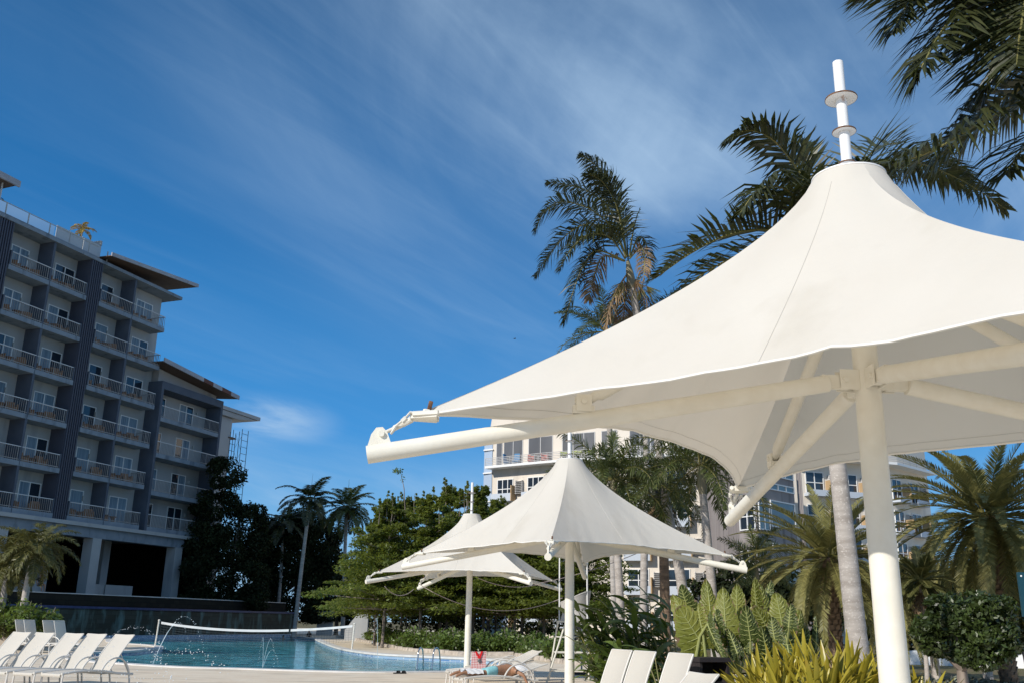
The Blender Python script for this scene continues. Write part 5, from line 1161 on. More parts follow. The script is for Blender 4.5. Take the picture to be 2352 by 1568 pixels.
# ------------------------------------------------------------------ sun loungers
def spl(pts, n=3):
    v = [Vector(p) for p in pts]; out = []
    for i in range(len(v)-1):
        a, b, c, d = v[max(i-1,0)], v[i], v[i+1], v[min(i+2,len(v)-1)]
        for k in range(n):
            t = k/n; out.append(.5*((2*b)+(c-a)*t+(2*a-5*b+4*c-d)*t*t+(3*b-a-3*c+d)*t**3))
    return out + [v[-1]]
def make_lounger(label, group, th, BL=1.0):
    r = thing('sun_lounger', label, 'sun lounger', (0,0,0), 0, group); th = R(th); W2 = .31; hx, hz = 1.25, .37
    def sz(x): return .37 + .045*math.sin(math.pi*min(1, x/1.2)*.9)
    m = MB(); m.grid(lambda i, j: (i*1.23, (j-.5)*2*(W2-.03), sz(i*1.23) - .012*math.cos((j-.5)*3.1)), 16, 8); m.grid(lambda i, j: (-.012-.02*math.sin(i*3.14), (j-.5)*2*(W2-.02), sz(0) - i*.07), 3, 6); m.part('seat_sling', MT['sling'], r, 70)
    m = MB(); L_ = BL
    def bpt(s, y, o=0): return (hx + math.cos(th)*s*L_ - math.sin(th)*o, y, hz + math.sin(th)*s*L_ + math.cos(th)*o)
    m.grid(lambda i, j: bpt(i, (j-.5)*2*(W2-.02), .035*math.sin(i*3.0)*.6 - .03*math.cos((j-.5)*math.pi) + (.02 if i > .95 else 0)), 14, 10); back = m.part('backrest', MT['sling'], r, 70)
    m = MB()
    for s_ in (-1, 1): m.tube([bpt(i/6, s_*(W2-.01), .035*math.sin(i/6*3.0)*.6) for i in range(7)], .016, 6)
    m.tube([bpt(1, -(W2-.01), .0), bpt(1.01, 0, -.03), bpt(1, W2-.01, .0)], .014, 6); m.part('back_frame', MT['tubegrey'], back, True)
    for s_ in (-1, 1):
        m = MB(); y = s_*W2
        m.tube([(0.0,y,sz(0))]+[(x,y,sz(x)) for x in (.3,.6,.9,1.15)]+[(1.5,y,.33),(1.95,y,.30)], .021, 6, flat=1.25); m.part('side_rail', MT['tubegrey'], r, True)
        m = MB(); m.tube(spl([(1.02,y,.36),(1.10,y,.50),(1.22,y,.61),(1.38,y,.665),(1.54,y,.65),(1.70,y,.55),(1.82,y,.36),(1.90,y,.0)]), .02, 8); m.part('armrest', MT['tubegrey'], r, True)
        m = MB(); m.tube([(.03,y,sz(0)-.01),(.02,y,.20),(.0,y,0)], .022, 6); m.part('front_leg', MT['tubegrey'], r, True)
    m = MB(); p = Vector(bpt(.5, W2-.05)); q = Vector(bpt(.5, -W2+.05)); e = (min(1.93, hx+.35+.45*math.cos(th)), 0, .31)
    m.tube([p, (e[0], p.y, e[2])], .012, 5); m.tube([q, (e[0], q.y, e[2])], .012, 5); m.tube([(e[0], p.y, e[2]), (e[0], q.y, e[2])], .012, 5); m.part('support_strut', MT['tubegrey'], r, True)
    m = MB(); m.tube([(.02,-W2,.34),(.02,W2,.34)], .016, 6); m.part('cross_bar', MT['tubegrey'], r, True)
    m = MB(); m.tube([(1.93,-W2,.30),(1.93,W2,.30)], .016, 6); m.part('cross_bar', MT['tubegrey'], r, True)
    return r
def rloc(anchor, local, rot):
    c, s_ = math.cos(rot), math.sin(rot); return Vector((anchor.x - (c*local[0]-s_*local[1]), anchor.y - (s_*local[0]+c*local[1]), 0))
LGp = 'white sling loungers round the pool'
lab = ['cream lounger with raised back, rightmost of the front left row','cream lounger with raised back, second from right of the front left row','cream lounger with raised back, third from right of the front left row','cream lounger with raised back, fourth from right of the front left row','cream lounger cut by the left edge, end of the front left row']
rot = R(64); h0 = G(250,1542,.37); l0 = rloc(h0, (1.25,-.31), rot)
lf = make_lounger(lab[0], LGp, 52); lf.location = l0; lf.rotation_euler.z = rot
for k in range(1, 5): dup(lf, lab[k], l0 + Vector((-.675*k, .15*k + (.05 if k == 2 else 0), 0)), rot + R([0,1.5,-1,2,0][k]), 1, LGp)
lb = make_lounger('white lounger facing right, leftmost of the back row under the left palms', LGp, 72)
bl_ = [(47,'white lounger facing right, leftmost of the back row under the left palms'),(67,'white lounger facing right, second from left of the back row'),(110,'white lounger facing right, third from left of the back row'),(136,'white lounger facing right, rightmost of the back row by the wall')]
for k, (px, la) in enumerate(bl_):
    a = P(px, 1422, 42.5 - k*.2); rt_ = R(163); q = rloc(a, (1.25+.31,0), rt_)
    if k == 0: lb.location = q; lb.rotation_euler.z = rt_
    else: dup(lb, la, q, rt_, 1, LGp)
for k, (px, py, Y, la, th, ang) in enumerate([(1429,1500,15.6,'bright white lounger back, leftmost of four in front of the ginger plants',69,24),(1482,1505,15.0,'white lounger back with a small pointed shadow, second of four',69,24),(1565,1508,14.2,'shaded grey looking lounger back left of the trash bin, third of four',69,24),(1617,1546,12.7,'lowest shaded lounger back in front of the trash bin, rightmost of four',46,26)]):
    a = P(px, py, Y); rt_ = R(ang); c_ = math.cos(R(th))*.9; q = rloc(a, (1.25+c_,0), rt_)
    if k in (1,2): dup(lr_, la, q, rt_, 1, LGp)
    else:
        o = make_lounger(la, LGp, th, .9); o.location = q; o.rotation_euler.z = rt_; lr_ = o
def by_arm(o, px, py, Y, rt_): a = P(px, py, Y); o.location = rloc(a, (1.42,-.31), rt_); o.rotation_euler.z = rt_
RP = R(30)
lp = make_lounger('low reclined white lounger carrying the sunbather', LGp, 17); by_arm(lp, 1192, 1522, 23.2, RP)
l2 = make_lounger('empty white lounger directly behind the sunbather', LGp, 27); by_arm(l2, 1180, 1515, 25.3, R(28))
l3 = dup(l2, 'empty white lounger third from the sunbather side, before the curb', (0,0,0), 0, 1, LGp); by_arm(l3, 1186, 1511, 26.8, R(27))
l4 = dup(l2, 'empty white lounger farthest back beside the lifeguard chair', (0,0,0), 0, 1, LGp); by_arm(l4, 1194, 1508, 28.2, R(26))
bagp = G(1098,1534,.43); l5 = dup(lp, 'flat white lounger carrying the red checked bag', rloc(bagp, (.8,.05), R(12)), R(12), 1, LGp)
# ------------------------------------------------------------------ red checked bag
def check_mat():
    m = bpy.data.materials.new('red_gingham'); m.use_nodes = True; nt = m.node_tree; N = nt.nodes; L = nt.links; b = N['Principled BSDF']; b.inputs['Roughness'].default_value = .7
    tc = N.new('ShaderNodeTexCoord'); out = []
    for ax, st in (('X',(1,0,0)),('Z',(0,0,1))):
        w = N.new('ShaderNodeTexWave'); w.bands_direction = ax; w.inputs['Scale'].default_value = 7.5; L.new(tc.outputs['Object'], w.inputs['Vector'])
        g = N.new('ShaderNodeMath'); g.operation = 'GREATER_THAN'; g.inputs[1].default_value = .5; L.new(w.outputs['Fac'], g.inputs[0]); out.append(g.outputs[0])
    a = N.new('ShaderNodeMath'); a.operation = 'ADD'; L.new(out[0], a.inputs[0]); L.new(out[1], a.inputs[1])
    h = N.new('ShaderNodeMath'); h.operation = 'MULTIPLY'; h.inputs[1].default_value = .5; L.new(a.outputs[0], h.inputs[0])
    r = N.new('ShaderNodeValToRGB'); r.color_ramp.elements[0].color = (.75,.68,.66,1); r.color_ramp.elements[1].color = (.42,.015,.02,1); L.new(h.outputs[0], r.inputs[0]); L.new(r.outputs[0], b.inputs['Base Color']); return m
MT['check'] = check_mat(); MT['red'] = mat('red_ribbon', (.60,.012,.015), rough=.5)
bg_ = thing('tote_bag', 'red and white checked tote bag with red ribbon on a lounger', 'bag', bagp, R(5))
m = MB()
m.add([(-.19,-.07,0),(.19,-.07,0),(.19,.07,0),(-.19,.07,0),(-.17,-.05,.42),(-.06,-.06,.40),(0,-.05,.38),(.08,-.06,.40),(.20,-.05,.44),(.20,.05,.43),(.08,.06,.40),(0,.05,.38),(-.06,.06,.40),(-.17,.05,.42)], [(3,2,1,0),(0,1,8,7,6,5,4),(2,3,13,12,11,10,9),(1,2,9,8),(3,0,4,13)]); m.part('bag_body', MT['check'], bg_)
m = MB(); m.hexa([(-.09,-.085,.40),(-.04,-.085,.40),(.05,-.085,.24),(0,-.085,.24),(-.09,-.065,.42),(-.04,-.065,.42),(.05,-.072,.26),(0,-.072,.26)]); m.hexa([(.11,-.088,.42),(.06,-.088,.42),(0,-.088,.24),(.05,-.088,.24),(.11,-.068,.43),(.06,-.068,.43),(0,-.076,.26),(.05,-.076,.26)]); m.part('ribbon', MT['red'], bg_)
m = MB(); m.ball((.02,-.095,.20), .045, (1,.35,1.2), 10); [m.tube([(.02,-.09,.2),(.02+.07*math.cos(q),-.10,.2+.07*math.sin(q))], [.012,.003], 4) for q in (3.6,4.2,4.8,5.4,5.9)]; m.part('charm', mat('dark_silver', (.2,.2,.2), rough=.4, metal=.6), bg_)
# ------------------------------------------------------------------ people
def skin_obj(name, mt, parent, verts, edges, sub=2, root=0):
    me = bpy.data.meshes.new(name); me.from_pydata([v[:3] for v in verts], edges, []); me.materials.append(mt)
    o = bpy.data.objects.new(name, me); COL.objects.link(o); o.parent = parent
    md = o.modifiers.new('Skin', 'SKIN'); md.use_smooth_shade = True
    if not me.skin_vertices: return o
    for i, v in enumerate(verts):
        d = me.skin_vertices[0].data[i]; rr2 = v[3]; d.radius = rr2 if isinstance(rr2, tuple) else (rr2, rr2); d.use_root = (i == root)
    s_ = o.modifiers.new('Subdivision', 'SUBSURF'); s_.levels = sub; s_.render_levels = sub
    return o
MT['skin'] = mat('tanned_skin', (.36,.19,.11), (.32,.165,.095), 6, rough=.45, spec=.5)
MT['towel'] = mat('white_towel', (.80,.79,.78), rough=.95, bump=.5, bscale=90)
MT['aqua'] = mat('aqua_swim_shorts', (.28,.58,.60), (.24,.52,.55), 8, rough=.7, bump=.3, bscale=12)
MT['hair'] = mat('black_hair', (.015,.012,.01), rough=.6)
pr = thing('person', 'sunbather lying face down on a lounger in aqua shorts with white towels', 'person', lp.location + Vector((math.cos(RP),math.sin(RP),0))*.12, RP)
V = [(.80,0,.50,(.13,.16)),(.98,0,.505,(.115,.14)),(1.17,0,.515,(.12,.175)),(1.30,0,.53,(.085,.11)),(1.37,0,.54,.055),(1.44,0,.54,(.085,.075)),(1.53,0,.53,(.09,.08)),(1.60,0,.52,.055),
     (.72,.095,.485,.088),(.36,.13,.465,.058),(.26,.135,.468,.060),(-.05,.15,.485,.036),(-.12,.155,.465,.038),(-.26,.16,.41,.026),
     (.72,-.095,.485,.088),(.36,-.12,.465,.058),(.26,-.125,.468,.060),(-.05,-.13,.485,.036),(-.12,-.135,.465,.038),(-.26,-.14,.41,.026),
     (1.27,.20,.51,.06),(1.42,.36,.46,.042),(1.52,.20,.43,.030),(1.56,.12,.43,.026),
     (1.27,-.20,.51,.06),(1.40,-.37,.42,.042),(1.47,-.41,.25,.030),(1.49,-.42,.19,.028)]
E_ = [(0,1),(1,2),(2,3),(3,4),(4,5),(5,6),(6,7),(0,8),(8,9),(9,10),(10,11),(11,12),(12,13),(0,14),(14,15),(15,16),(16,17),(17,18),(18,19),(3,20),(20,21),(21,22),(22,23),(3,24),(24,25),(25,26),(26,27)]
n0 = len(V)
for hb, dirs in ((27, [(.035,.01,-.055),(.018,-.012,-.075),(.0,-.02,-.08),(-.02,-.018,-.072),(-.035,-.01,-.055)]),):
    for i, d in enumerate(dirs):
        b = V[hb]; V.append((b[0]+d[0]*.6, b[1]+d[1]*.6, b[2]+d[2]*.5, .0095)); V.append((b[0]+d[0]*.9+.006, b[1]+d[1]+.012, b[2]+d[2], .008)); E_ += [(hb, len(V)-2), (len(V)-2, len(V)-1)]
skin_obj('body', MT['skin'], pr, V, E_)
skin_obj('shorts', MT['aqua'], pr, [(.93,0,.505,(.125,.155)),(.80,0,.505,(.145,.175)),(.72,.095,.495,.102),(.50,.12,.478,.088),(.72,-.095,.495,.102),(.50,-.115,.478,.088)], [(0,1),(1,2),(2,3),(1,4),(4,5)], 2, 1)
def leg_h(x, y):
    return max(.475 + .075*math.exp(-((y-.14)/.075)**2), .475 + .075*math.exp(-((y+.125)/.075)**2)) - .35*max(0, abs(y-.01)-.22)
m = MB(); m.grid(lambda i, j: (-.02+i*.42 + .02*math.sin(j*9), -.27+j*.56, leg_h(0, -.27+j*.56) + .008*math.sin(i*17+j*23) + .01), 14, 30); t_ = m.part('leg_towel', MT['towel'], pr, 70)
m = MB(); m.grid(lambda i, j: (1.30+i*.42, -.24+j*.46, .47 + .165*math.sin(math.pi*min(1,max(0,.1+.8*j)))**.8*math.sin(math.pi*(.22+.62*i))**.7 + .012*math.sin(i*13+j*19) - .35*max(0, abs(j-.5)-.40)), 14, 16); m.part('head_towel', MT['towel'], pr, 70)
m = MB(); m.ball((1.54,0,.56), .096, (1.1,.9,.75), 12); m.part('hair', MT['hair'], pr, True)
def upright(label, loc, rotz, cloth, seated=False, scale=1, name='person'):
    r = thing(name, label, 'person', loc, rotz, None, scale)
    h = .0 if not seated else -.42
    V = [(0,0,.95,(.13,.10)),(0,.01,1.12,(.125,.09)),(0,.01,1.33,(.17,.10)),(0,.0,1.45,(.09,.07)),(0,0,1.52,.05),(0,-.02,1.60,(.075,.085)),(0,-.015,1.69,(.08,.095)),(0,-.01,1.75,.05)]
    if seated: lg = [(.09,-.05,.93,.085),(.11,-.45,.95,.058),(.11,-.46,.70,.048),(.11,-.48,.50,.036),(.11,-.60,.47,.026)]
    else: lg = [(.09,0,.88,.09),(.10,-.01,.50,.06),(.10,.02,.40,.056),(.10,.03,.09,.036),(.10,-.12,.03,.028)]
    E_ = [(i,i+1) for i in range(7)]
    for s_ in (1,-1):
        b = len(V); V += [(s_*x,y,z,q) for x,y,z,q in lg]; E_ += [(0,b)] + [(b+i,b+i+1) for i in range(len(lg)-1)]
        b = len(V); V += [(s_*.2,.01,1.40,.05),(s_*.26,.03,1.13,.038),(s_*.24,-.12,.93,.028),(s_*.23,-.17,.86,.026)]; E_ += [(3,b),(b,b+1),(b+1,b+2),(b+2,b+3)]
    V = [(x,y,z+h,q) for x,y,z,q in V]
    skin_obj('body', MT['skin'], r, V, E_, 1)
    skin_obj('shirt', cloth, r, [(0,0,.98+h,(.14,.11)),(0,.01,1.12+h,(.14,.105)),(0,.01,1.33+h,(.185,.115)),(0,0,1.43+h,(.10,.085)),(.2,.01,1.39+h,.062),(.25,.03,1.2+h,.055),(-.2,.01,1.39+h,.062),(-.25,.03,1.2+h,.055)], [(0,1),(1,2),(2,3),(3,4),(4,5),(3,6),(6,7)], 1, 0)
    sh = [(0,0,.97+h,(.14,.11))]; ed = []
    for s_ in (1,-1):
        b = len(sh); sh += [(s_*lg[0][0],lg[0][1],lg[0][2]+h,.10),(s_*(lg[0][0]*.4+lg[1][0]*.6),lg[0][1]*.4+lg[1][1]*.6,lg[0][2]*.4+lg[1][2]*.6+h,.085)]; ed += [(0,b),(b,b+1)]
    skin_obj('shorts', MT['hblue'], r, sh, ed, 1, 0)
    m = MB(); m.ball((0,.0,1.69+h), .105, (.9,1,.95), 12); m.part('hair', MT['hair'], r, True); return r
MT['darkshirt'] = mat('black_shirt', (.02,.02,.022), rough=.9)
q = G(662,1466,-.18); upright('dark haired swimmer up to the shoulders beside the terrace wall', (q.x, q.y-2, -1.62), R(20), MT['darkshirt'])
q = G(724,1466,-.18); upright('person in black shirt standing waist deep at the pool corner', (q.x, q.y-3, -1.05), R(-30), MT['darkshirt'])
q = Vector(T(-19.5,4.2,3.0)); upright('person in black shirt sitting on the terrace edge under the hotel', (q.x, q.y, 3.05), R(60), MT['darkshirt'], True)
q = Vector(T(-18.0,1.5,3.0)); upright('person standing in the dark hall behind the seated one', (q.x, q.y, 3.02), R(70), MT['darkshirt'])
# loungers on the terrace above, dim under the podium
for k, (u, la) in enumerate(((-24.5,'dim white lounger on the dark terrace, left one'),(-21.7,'dim white lounger on the dark terrace beside the seated person'))): dup(lf, la, T(u,3.6,3.0), R(170), 1, LGp)
# ------------------------------------------------------------------ lifeguard chair
lc = G(1322,1565,0); lg = thing('lifeguard_chair', 'tall white lifeguard chair with grey wicker seat on splayed metal legs', 'chair', lc, R(14))
ft = [(-.95,-.30),(.95,-.42),(.62,.62),(-.62,.62)]; tp_ = [(-.42,-.38),(.42,-.38),(.42,.38),(-.42,.38)]; zt = 1.62
MT['chairleg'] = mat('cream_tube', (.72,.69,.60), rough=.45)
for (a, b) in zip(ft, tp_):
    m = MB(); m.tube([(a[0],a[1],0),(b[0],b[1],zt)], .027, 8); m.part('leg', MT['chairleg'], lg, True)
def at_(k, z): t = z/zt; return (ft[k][0]+(tp_[k][0]-ft[k][0])*t, ft[k][1]+(tp_[k][1]-ft[k][1])*t, z)
for z in (.30,.80,1.22):
    for (i, j) in ((0,1),(1,2),(2,3),(3,0)):
        m = MB(); m.tube([at_(i,z), at_(j,z)], .018, 6); m.part('rung', MT['chairleg'], lg, True)
m = MB(); m.box(-.45,.45,-.41,.41,zt,zt+.05); m.part('seat_frame', MT['chairleg'], lg)
MT['wickg'] = mat_brick('grey_wicker', (.60,.58,.54), (.52,.50,.47), (.36,.35,.33), 1, .05, .028, rough=.8, msize=.006)
m = MB()
def bar(i, j):
    a = R(-200 + 220*i); q = .36+.07*abs(j*2-.9); hgt = .50 + .34*(max(0, math.sin(a*.5+R(150)))**2 if False else (.5+.5*math.cos(a+R(35)))**1.5)
    return (math.cos(a)*q*1.05, math.sin(a)*q, zt+.052 + j*hgt)
m.grid(bar, 30, 10); m.grid(lambda i, j: tuple(Vector(bar(i, j)) - Vector((math.cos(R(-200+220*i))*.03, math.sin(R(-200+220*i))*.03, 0))), 30, 10)
m.tube([Vector(bar(i/30,1)) - Vector((math.cos(R(-200+220*i/30))*.015, math.sin(R(-200+220*i/30))*.015, 0)) for i in range(31)], .022, 6)
m.lathe([(.40,zt+.051),(.42,zt+.11),(.40,zt+.17),(0,zt+.18)], seg=20); m.part('wicker_seat', MT['wickg'], lg, 50)
for (x, y) in ((-.40,-.36),(.24,-.36),(.40,.1),(-.38,.36)):
    m = MB(); m.tube([(x,y,zt+.05),(x,y,3.95)], .02, 8); m.part('roof_post', MT['white'], lg, True)
m = MB(); m.hexa([(-.6,-.6,3.9),(.6,-.6,3.9),(.6,.6,3.9),(-.6,.6,3.9),(-.2,-.2,4.1),(.2,-.2,4.1),(.2,.2,4.1),(-.2,.2,4.1)]); m.part('roof', MT['fabric'], lg)
# flag stand behind it
fs = G(1336,1548,0); fg = thing('flag_stand', 'black pennant with white bars on a dark pole behind the lifeguard chair', 'flag', fs)
MT['blackm'] = mat('black_metal', (.02,.02,.022), rough=.5)
m = MB(); m.box(-.42,.42,-.3,.3,0,.16); m.part('base', MT['blackm'], fg)
m = MB(); m.tube([(0,0,.16),(0,0,1.95)], .03, 8); m.part('pole', MT['acgrey'], fg, True)
m = MB()
fl = [(-.50,.95),(-.02,.80),(.0,1.30),(.02,1.55),(-.55,1.62)]
fl = [(-.60,.86),(-.30,.80),(-.20,1.05),(-.01,1.20),(-.01,1.52),(-.60,1.56)]
n_ = len(fl); m.add([(x,-.04,z) for x, z in fl] + [(x,-.02,z) for x, z in fl], [tuple(range(n_)), tuple(range(2*n_-1,n_-1,-1))] + [(i,(i+1)%n_,n_+(i+1)%n_,n_+i) for i in range(n_)]); fl_ = m.part('pennant', MT['blackm'], fg)
m = MB(); m.box(-.33,-.12,-.047,-.042,1.36,1.38); m.box(-.33,-.12,-.047,-.042,1.27,1.29); m.hexa([(-.33,-.047,1.345),(-.30,-.047,1.345),(-.30,-.042,1.345),(-.33,-.042,1.345),(-.15,-.047,1.295),(-.12,-.047,1.295),(-.12,-.042,1.295),(-.15,-.042,1.295)]); m.box(-.33,-.12,-.047,-.042,1.315,1.33)
o = bpy.data.objects.new('white_mark', m.mesh('white_mark', MT['white'])); COL.objects.link(o); o.parent = fl_
# ------------------------------------------------------------------ pool ladder rails, sandals, net, cables, bin, sign, floodlight, bird
for k, (bx, by, ex, la) in enumerate(((957,1538.5,970,'left stainless pool ladder handrail'),(991,1538,1009.5,'right stainless pool ladder handrail'))):
    a = G(bx,by,0); b = G(ex,1537.5,0) + Vector((0,.35,0)); r = thing('ladder_rail', la + ' by the near pool edge', 'handrail', a, 0, 'stainless pool ladder handrails')
    d = b-a; m = MB(); pts = [(0,0,.03),(d.x*.12,d.y*.1,.35)] + [(d.x*(.5-.36*math.cos(q)), d.y*(.5-.4*math.cos(q)), .50+.22*math.sin(q)) for q in [i*math.pi/8 for i in range(9)]] + [(d.x*.95,d.y*.97,.30),(d.x,d.y,-.5)]
    m.tube(pts, .024, 10); m.part('tube', MT['chrome'], r, True); m = MB(); m.lathe([(.05,.03),(.05,.05),(.026,.055)], seg=12); m.part('flange', MT['chrome'], r, True)
for k, (px, la) in enumerate(((912,'left black slide sandal on the deck by the pool'),(924.5,'right black slide sandal on the deck by the pool'))):
    a = G(px,1546,0); r = thing('sandal', la, 'sandal', a, R(-55), 'pair of black slide sandals')
    m = MB(); o_ = [(.05*math.sin(q)*(1+.15*math.cos(q)), .14*math.cos(q)) for q in [i*.3927 for i in range(16)]]; m.prism(o_, .002, .035); m.part('sole', MT['darkshirt'], r)
    m = MB(); m.grid(lambda i, j: (-.06*math.cos(i*math.pi), -.0+j*.09+.0, .02+.075*math.sin(i*math.pi)), 10, 4); m.grid(lambda i, j: (-.055*math.cos(i*math.pi), -.0+j*.09+.0, .02+.068*math.sin(i*math.pi)), 10, 4); m.part('strap', MT['darkshirt'], r, True)
na, nb = G(356,1483.5,0), G(808,1491.5,0)
nr = thing('pool_net', 'white topped volleyball net sagging between two wrapped posts across the pool', 'net', na)
for p in (na, nb):
    m = MB(); m.tube([(p.x,p.y,.03),(p.x+.02,p.y,.4),(p.x+.06,p.y,1.34)], .045, 8); [m.tube([(p.x+.045*z+.05*math.cos(q*1.3+z*9), p.y+.05*math.sin(q*1.3+z*9), z+q*.02) for q in range(6)], .012, 4) for z in (.1,.25,.45,.7,.95,1.15)]; m.ball((p.x+.06,p.y,1.36), .07, (1,1,.8), 8); m.part('post', MT['rope'], nr, True, world=True)
def net_top(t): p = na.lerp(nb,t); return Vector((p.x+.06, p.y, 1.31-.36*4*t*(1-t)*(1-.25*(t-.3))))
m = MB()
for (t0, t1) in ((.012,.665),(.675,.99)): m.grid(lambda i, j: tuple(net_top(t0+(t1-t0)*i) + Vector((0,-.01+.006*math.sin(i*40),-.12*j+ (.04*j if i < .05 and t0 < .1 else 0)))), 40, 2); m.grid(lambda i, j: tuple(net_top(t0+(t1-t0)*i) + Vector((0,.012,-.12*j))), 40, 2)
m.part('net_tape', MT['white'], nr, 60, world=True)
m = MB(); MT['netc'] = mat('grey_net_cord', (.10,.12,.13), rough=.9)
nn_ = 62
for i in range(nn_+1):
    t = .012+.978*i/nn_; p = net_top(t); m.tube([p + Vector((0,0,-.12)), p + Vector((.02*math.sin(i),0,-.5)), p + Vector((.03*math.sin(i*1.7),0,-.88))], .0055, 3, False)
for k in range(7): m.tube([net_top(.012+.978*i/30) + Vector((0,0,-.13-.125*k+.01*math.sin(i*2.1+k))) for i in range(31)], .0055, 3, False)
m.part('netting', MT['netc'], nr, world=True)
CG = 'thin cables strung between umbrellas and trees'
def cable(la, a, b, sag):
    m = MB(); a, b = Vector(a), Vector(b); m.tube([a.lerp(b,i/24) - Vector((0,0,sag*4*(i/24)*(1-i/24))) for i in range(25)], .012, 5); tag(m.top('string_cable', MT['cablec'], smooth=True, loc=a), la, 'cable', CG)
MT['cablec'] = mat('pale_cable', (.36,.30,.28), rough=.7)
cable('long pale cable sagging below the smallest umbrella to the lifeguard chair', P(962,1340,29), P(1292,1372,29.5), .55)
cable('short pale cable looping at the left boom of the smallest umbrella', P(884,1346,28.4), P(950,1352,30.5), .22)
cable('pale cable from the smallest umbrella centre to its right boom', P(1098,1326,28), P(1240,1340,28.5), .16)
cable('upper pale cable running right from the small umbrella to the palms', P(1240,1338,28.5), P(1480,1262,30), .1)
tb = gp(1626,1560,14.6); bn = thing('trash_bin', 'dark brown square trash bin with hooded opening beside the shaded loungers', 'bin', tb, R(22))
MT['bin'] = mat('dark_brown_bin', (.035,.028,.028), (.028,.022,.022), 4, rough=.6)
m = MB(); m.box(-.25,.25,-.20,.20,.02,.78); m.hexa([(-.25,-.19,.78),(-.21,-.19,.78),(-.21,.20,.78),(-.25,.20,.78),(-.25,-.19,1.1),(-.21,-.19,1.1),(-.21,.20,1.1),(-.25,.20,1.1)]); m.box(.21,.25,-.19,.20,.78,1.1); m.box(-.21,.21,.16,.20,.78,1.1); m.part('body', MT['bin'], bn)
m = MB(); m.box(-.27,.27,-.22,.22,1.1,1.16); m.part('lid', MT['bin'], bn)
m = MB(); m.hexa([(-.21,-.17,.79),(.21,-.17,.79),(.21,.15,.84),(-.21,.15,.84),(-.21,-.16,.80),(.21,-.16,.80),(.21,.15,.86),(-.21,.15,.86)]); m.part('flap', MT['blackm'], bn)
sb = P(2352,1360,13); sg_ = thing('sign_board', 'dark teal sign panel cut by the right edge, one white screw showing', 'sign', (sb.x,sb.y,0))
m = MB(); x0 = P(2338,1330,13).x - sb.x; z1 = P(2338,1313,13).z; z0 = P(2345,1415,13).z; m.box(x0,x0+.8,-.02,.02,z0,z1); bdp = m.part('panel', mat('teal_sign_paint', (.012,.06,.085), rough=.35), sg_)
m = MB(); m.ball((x0+.04,-.022,z1-.05), .014, (1,.5,1), 8); o = m.part('screw', MT['white'], sg_, True)
m = MB(); [m.tube([(x0+x,.04,0),(x0+x,.04,z1-.02)], .03, 8) for x in (.12,.7)]; m.part('post', MT['blackm'], sg_, True)
fp = P(1506,1125,27.8); fl2 = thing('floodlight', 'black square floodlight strapped to the windswept palm trunk', 'lamp', fp, R(-30))
m = MB(); m.box(-.16,.06,-.12,.02,-.20,.20); m.part('housing', MT['blackm'], fl2); m = MB(); m.box(-.14,.04,-.128,-.122,-.17,.17); m.part('lens', MT['acgrey'], fl2); m = MB(); m.tube([(.05,0,-.2),(.12,.05,-.25),(.12,.05,.25),(.05,0,.2)], .015, 5); m.part('bracket', MT['blackm'], fl2)
fp = P(1522,1306,26.5)
bd = thing('bird', 'tiny dark bird flying in the blue sky above the left boom', 'bird', P(1182,778,120), R(30), None, .45)
m = MB(); m.ball((0,0,0), .16, (2.0,.7,.7), 8); m.ball((.34,0,.04), .09, (1.2,1,1), 8); m.hexa([(-.5,-.1,0),(-.25,-.06,0),(-.25,.06,0),(-.5,.1,0),(-.5,-.1,.02),(-.25,-.06,.04),(-.25,.06,.04),(-.5,.1,.02)]); m.part('body', MT['blackm'], bd, True)
for s_ in (-1,1):
    m = MB(); m.add([(.12,s_*.05,.03),(-.15,s_*.05,.03),(-.05,s_*.45,.22),(.12,s_*.42,.22),(-.2,s_*.85,.12)], [(0,1,2,3),(3,2,4)]); m.part('wing', MT['blackm'], bd)
pw = FA(680,1440,7)[2]
# pale stair wall beyond the net
sw = thing('stair_wall', 'pale sloping stair parapet among the trees behind the pool net post', 'wall', gp(818,1440,78))
m = MB(); a, b = P(792,1445,78), P(832,1404,78); m.hexa([(a.x,a.y,0),(b.x,b.y,0),(b.x,b.y+.3,0),(a.x,a.y+.3,0),(a.x,a.y,a.z),(b.x,b.y,b.z+.3),(b.x,b.y+.3,b.z+.3),(a.x,a.y+.3,a.z)]); m.box(b.x,b.x+.5,b.y-.1,b.y+.4,0,b.z+.75); m.part('parapet', MT['hwall'], sw, world=True)
sw = thing('side_wall', 'pale blue shaded wall right of the dark terrace wall end', 'wall', gp(740,1440,99))
m = MB(); a, b = P(727,1440,99), P(766,1400,99); m.box(a.x,b.x,a.y,a.y+.4,0,P(740,1402,99).z); m.part('wall', MT['hwall'], sw, world=True)
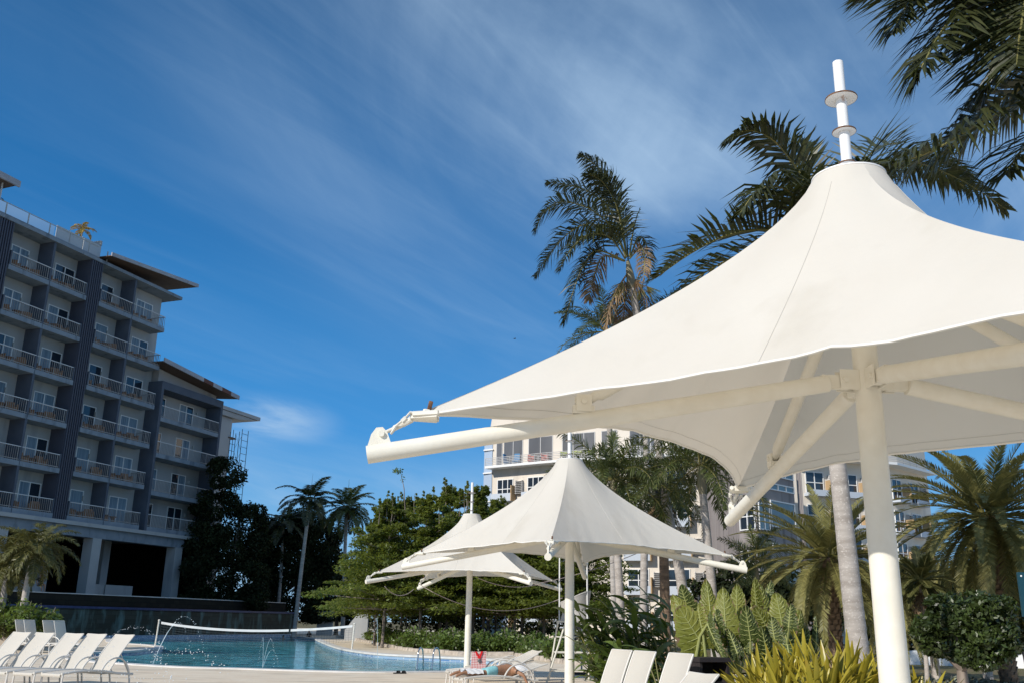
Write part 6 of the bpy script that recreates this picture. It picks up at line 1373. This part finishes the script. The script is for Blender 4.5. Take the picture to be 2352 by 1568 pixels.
# ------------------------------------------------------------------ fountain jets
MT['drop'] = mat('water_drop', (.85,.90,.93), rough=.15, spec=1.0, transl=.3)
WG = 'arching water jets of the pool fountain'
def jet(la, a, b, h, n, r0, seed, t0=0, t1=1, stream=.35, spread=.03):
    g = np.random.default_rng(seed); a, b = Vector(a), Vector(b); root = thing('water_jet', la, 'water jet', a, 0, WG)
    f = lambda t: a.lerp(b,t) + Vector((0,0,h*4*t*(1-t)))
    if stream > 0:
        m = MB(); m.tube([f(t0+(stream-t0)*i/14) for i in range(15)], [r0*.35]*15, 5); m.part('stream', MT['drop'], root, True, world=True)
    m = MB()
    for k in range(n):
        t = t0 + (t1-t0)*(k+g.random())/n; p = f(t) + Vector(tuple(g.normal(0,spread,3)*(.3+t))); q = r0*g.uniform(.25,.75)*(.6+.4*t)
        m.ball(p, q, (g.uniform(.8,1.3), 1, g.uniform(.8,1.3)), 6)
    o = m.part('droplets', MT['drop'], root, True, world=True); o['kind'] = 'stuff'
    return root
wz = lambda px, py, Y: P(px, py, Y)
jet('tall arching water jet in front of the pool net post', G(351,1524,-.1), wz(470,1500,37), 1.5, 60, .022, 1, spread=.02)
jet('smaller arching water jet inside the tall one', G(352,1523,-.1), wz(440,1490,36), 1.15, 45, .022, 2, spread=.02)
jet('thin upright water jet left of three in mid pool', G(603,1532,-.1), wz(592,1532,34), 1.0, 40, .016, 3, stream=.45, spread=.01)
jet('thin leaning water jet middle of three in mid pool', G(603,1532,-.1), wz(630,1532,34), .95, 40, .016, 4, stream=.4, spread=.01)
jet('low thin water jet right of three in mid pool', G(604,1532,-.1), wz(640,1534,34), .6, 36, .016, 5, stream=.35, spread=.01)
jet('spiky splashing water jet in front of the hedge', G(866,1536,-.1), wz(852,1530,34), 1.65, 60, .02, 6, stream=.5, spread=.03)
jet('droplets arching in front of the dark wall behind the loungers', wz(215,1500,24), wz(385,1500,24), .62, 60, .018, 7, .05, .95, 0, .03)
jet('foreground droplets arching right over the pool edge', wz(318,1478,15), wz(402,1578,13), .12, 60, .013, 8, 0, 1, 0, .025)
jet('foreground droplets arching over pool water beside the loungers', wz(336,1528,15), wz(520,1545,14), .26, 60, .015, 9, 0, 1, 0, .03)
jet('foreground droplets falling across the front loungers', wz(60,1500,13), wz(330,1582,12.5), .28, 80, .012, 10, 0, 1, 0, .09)
jet('foreground droplets scattered low before the front loungers', wz(110,1545,12), wz(420,1570,12), .02, 70, .012, 11, 0, 1, 0, .05)
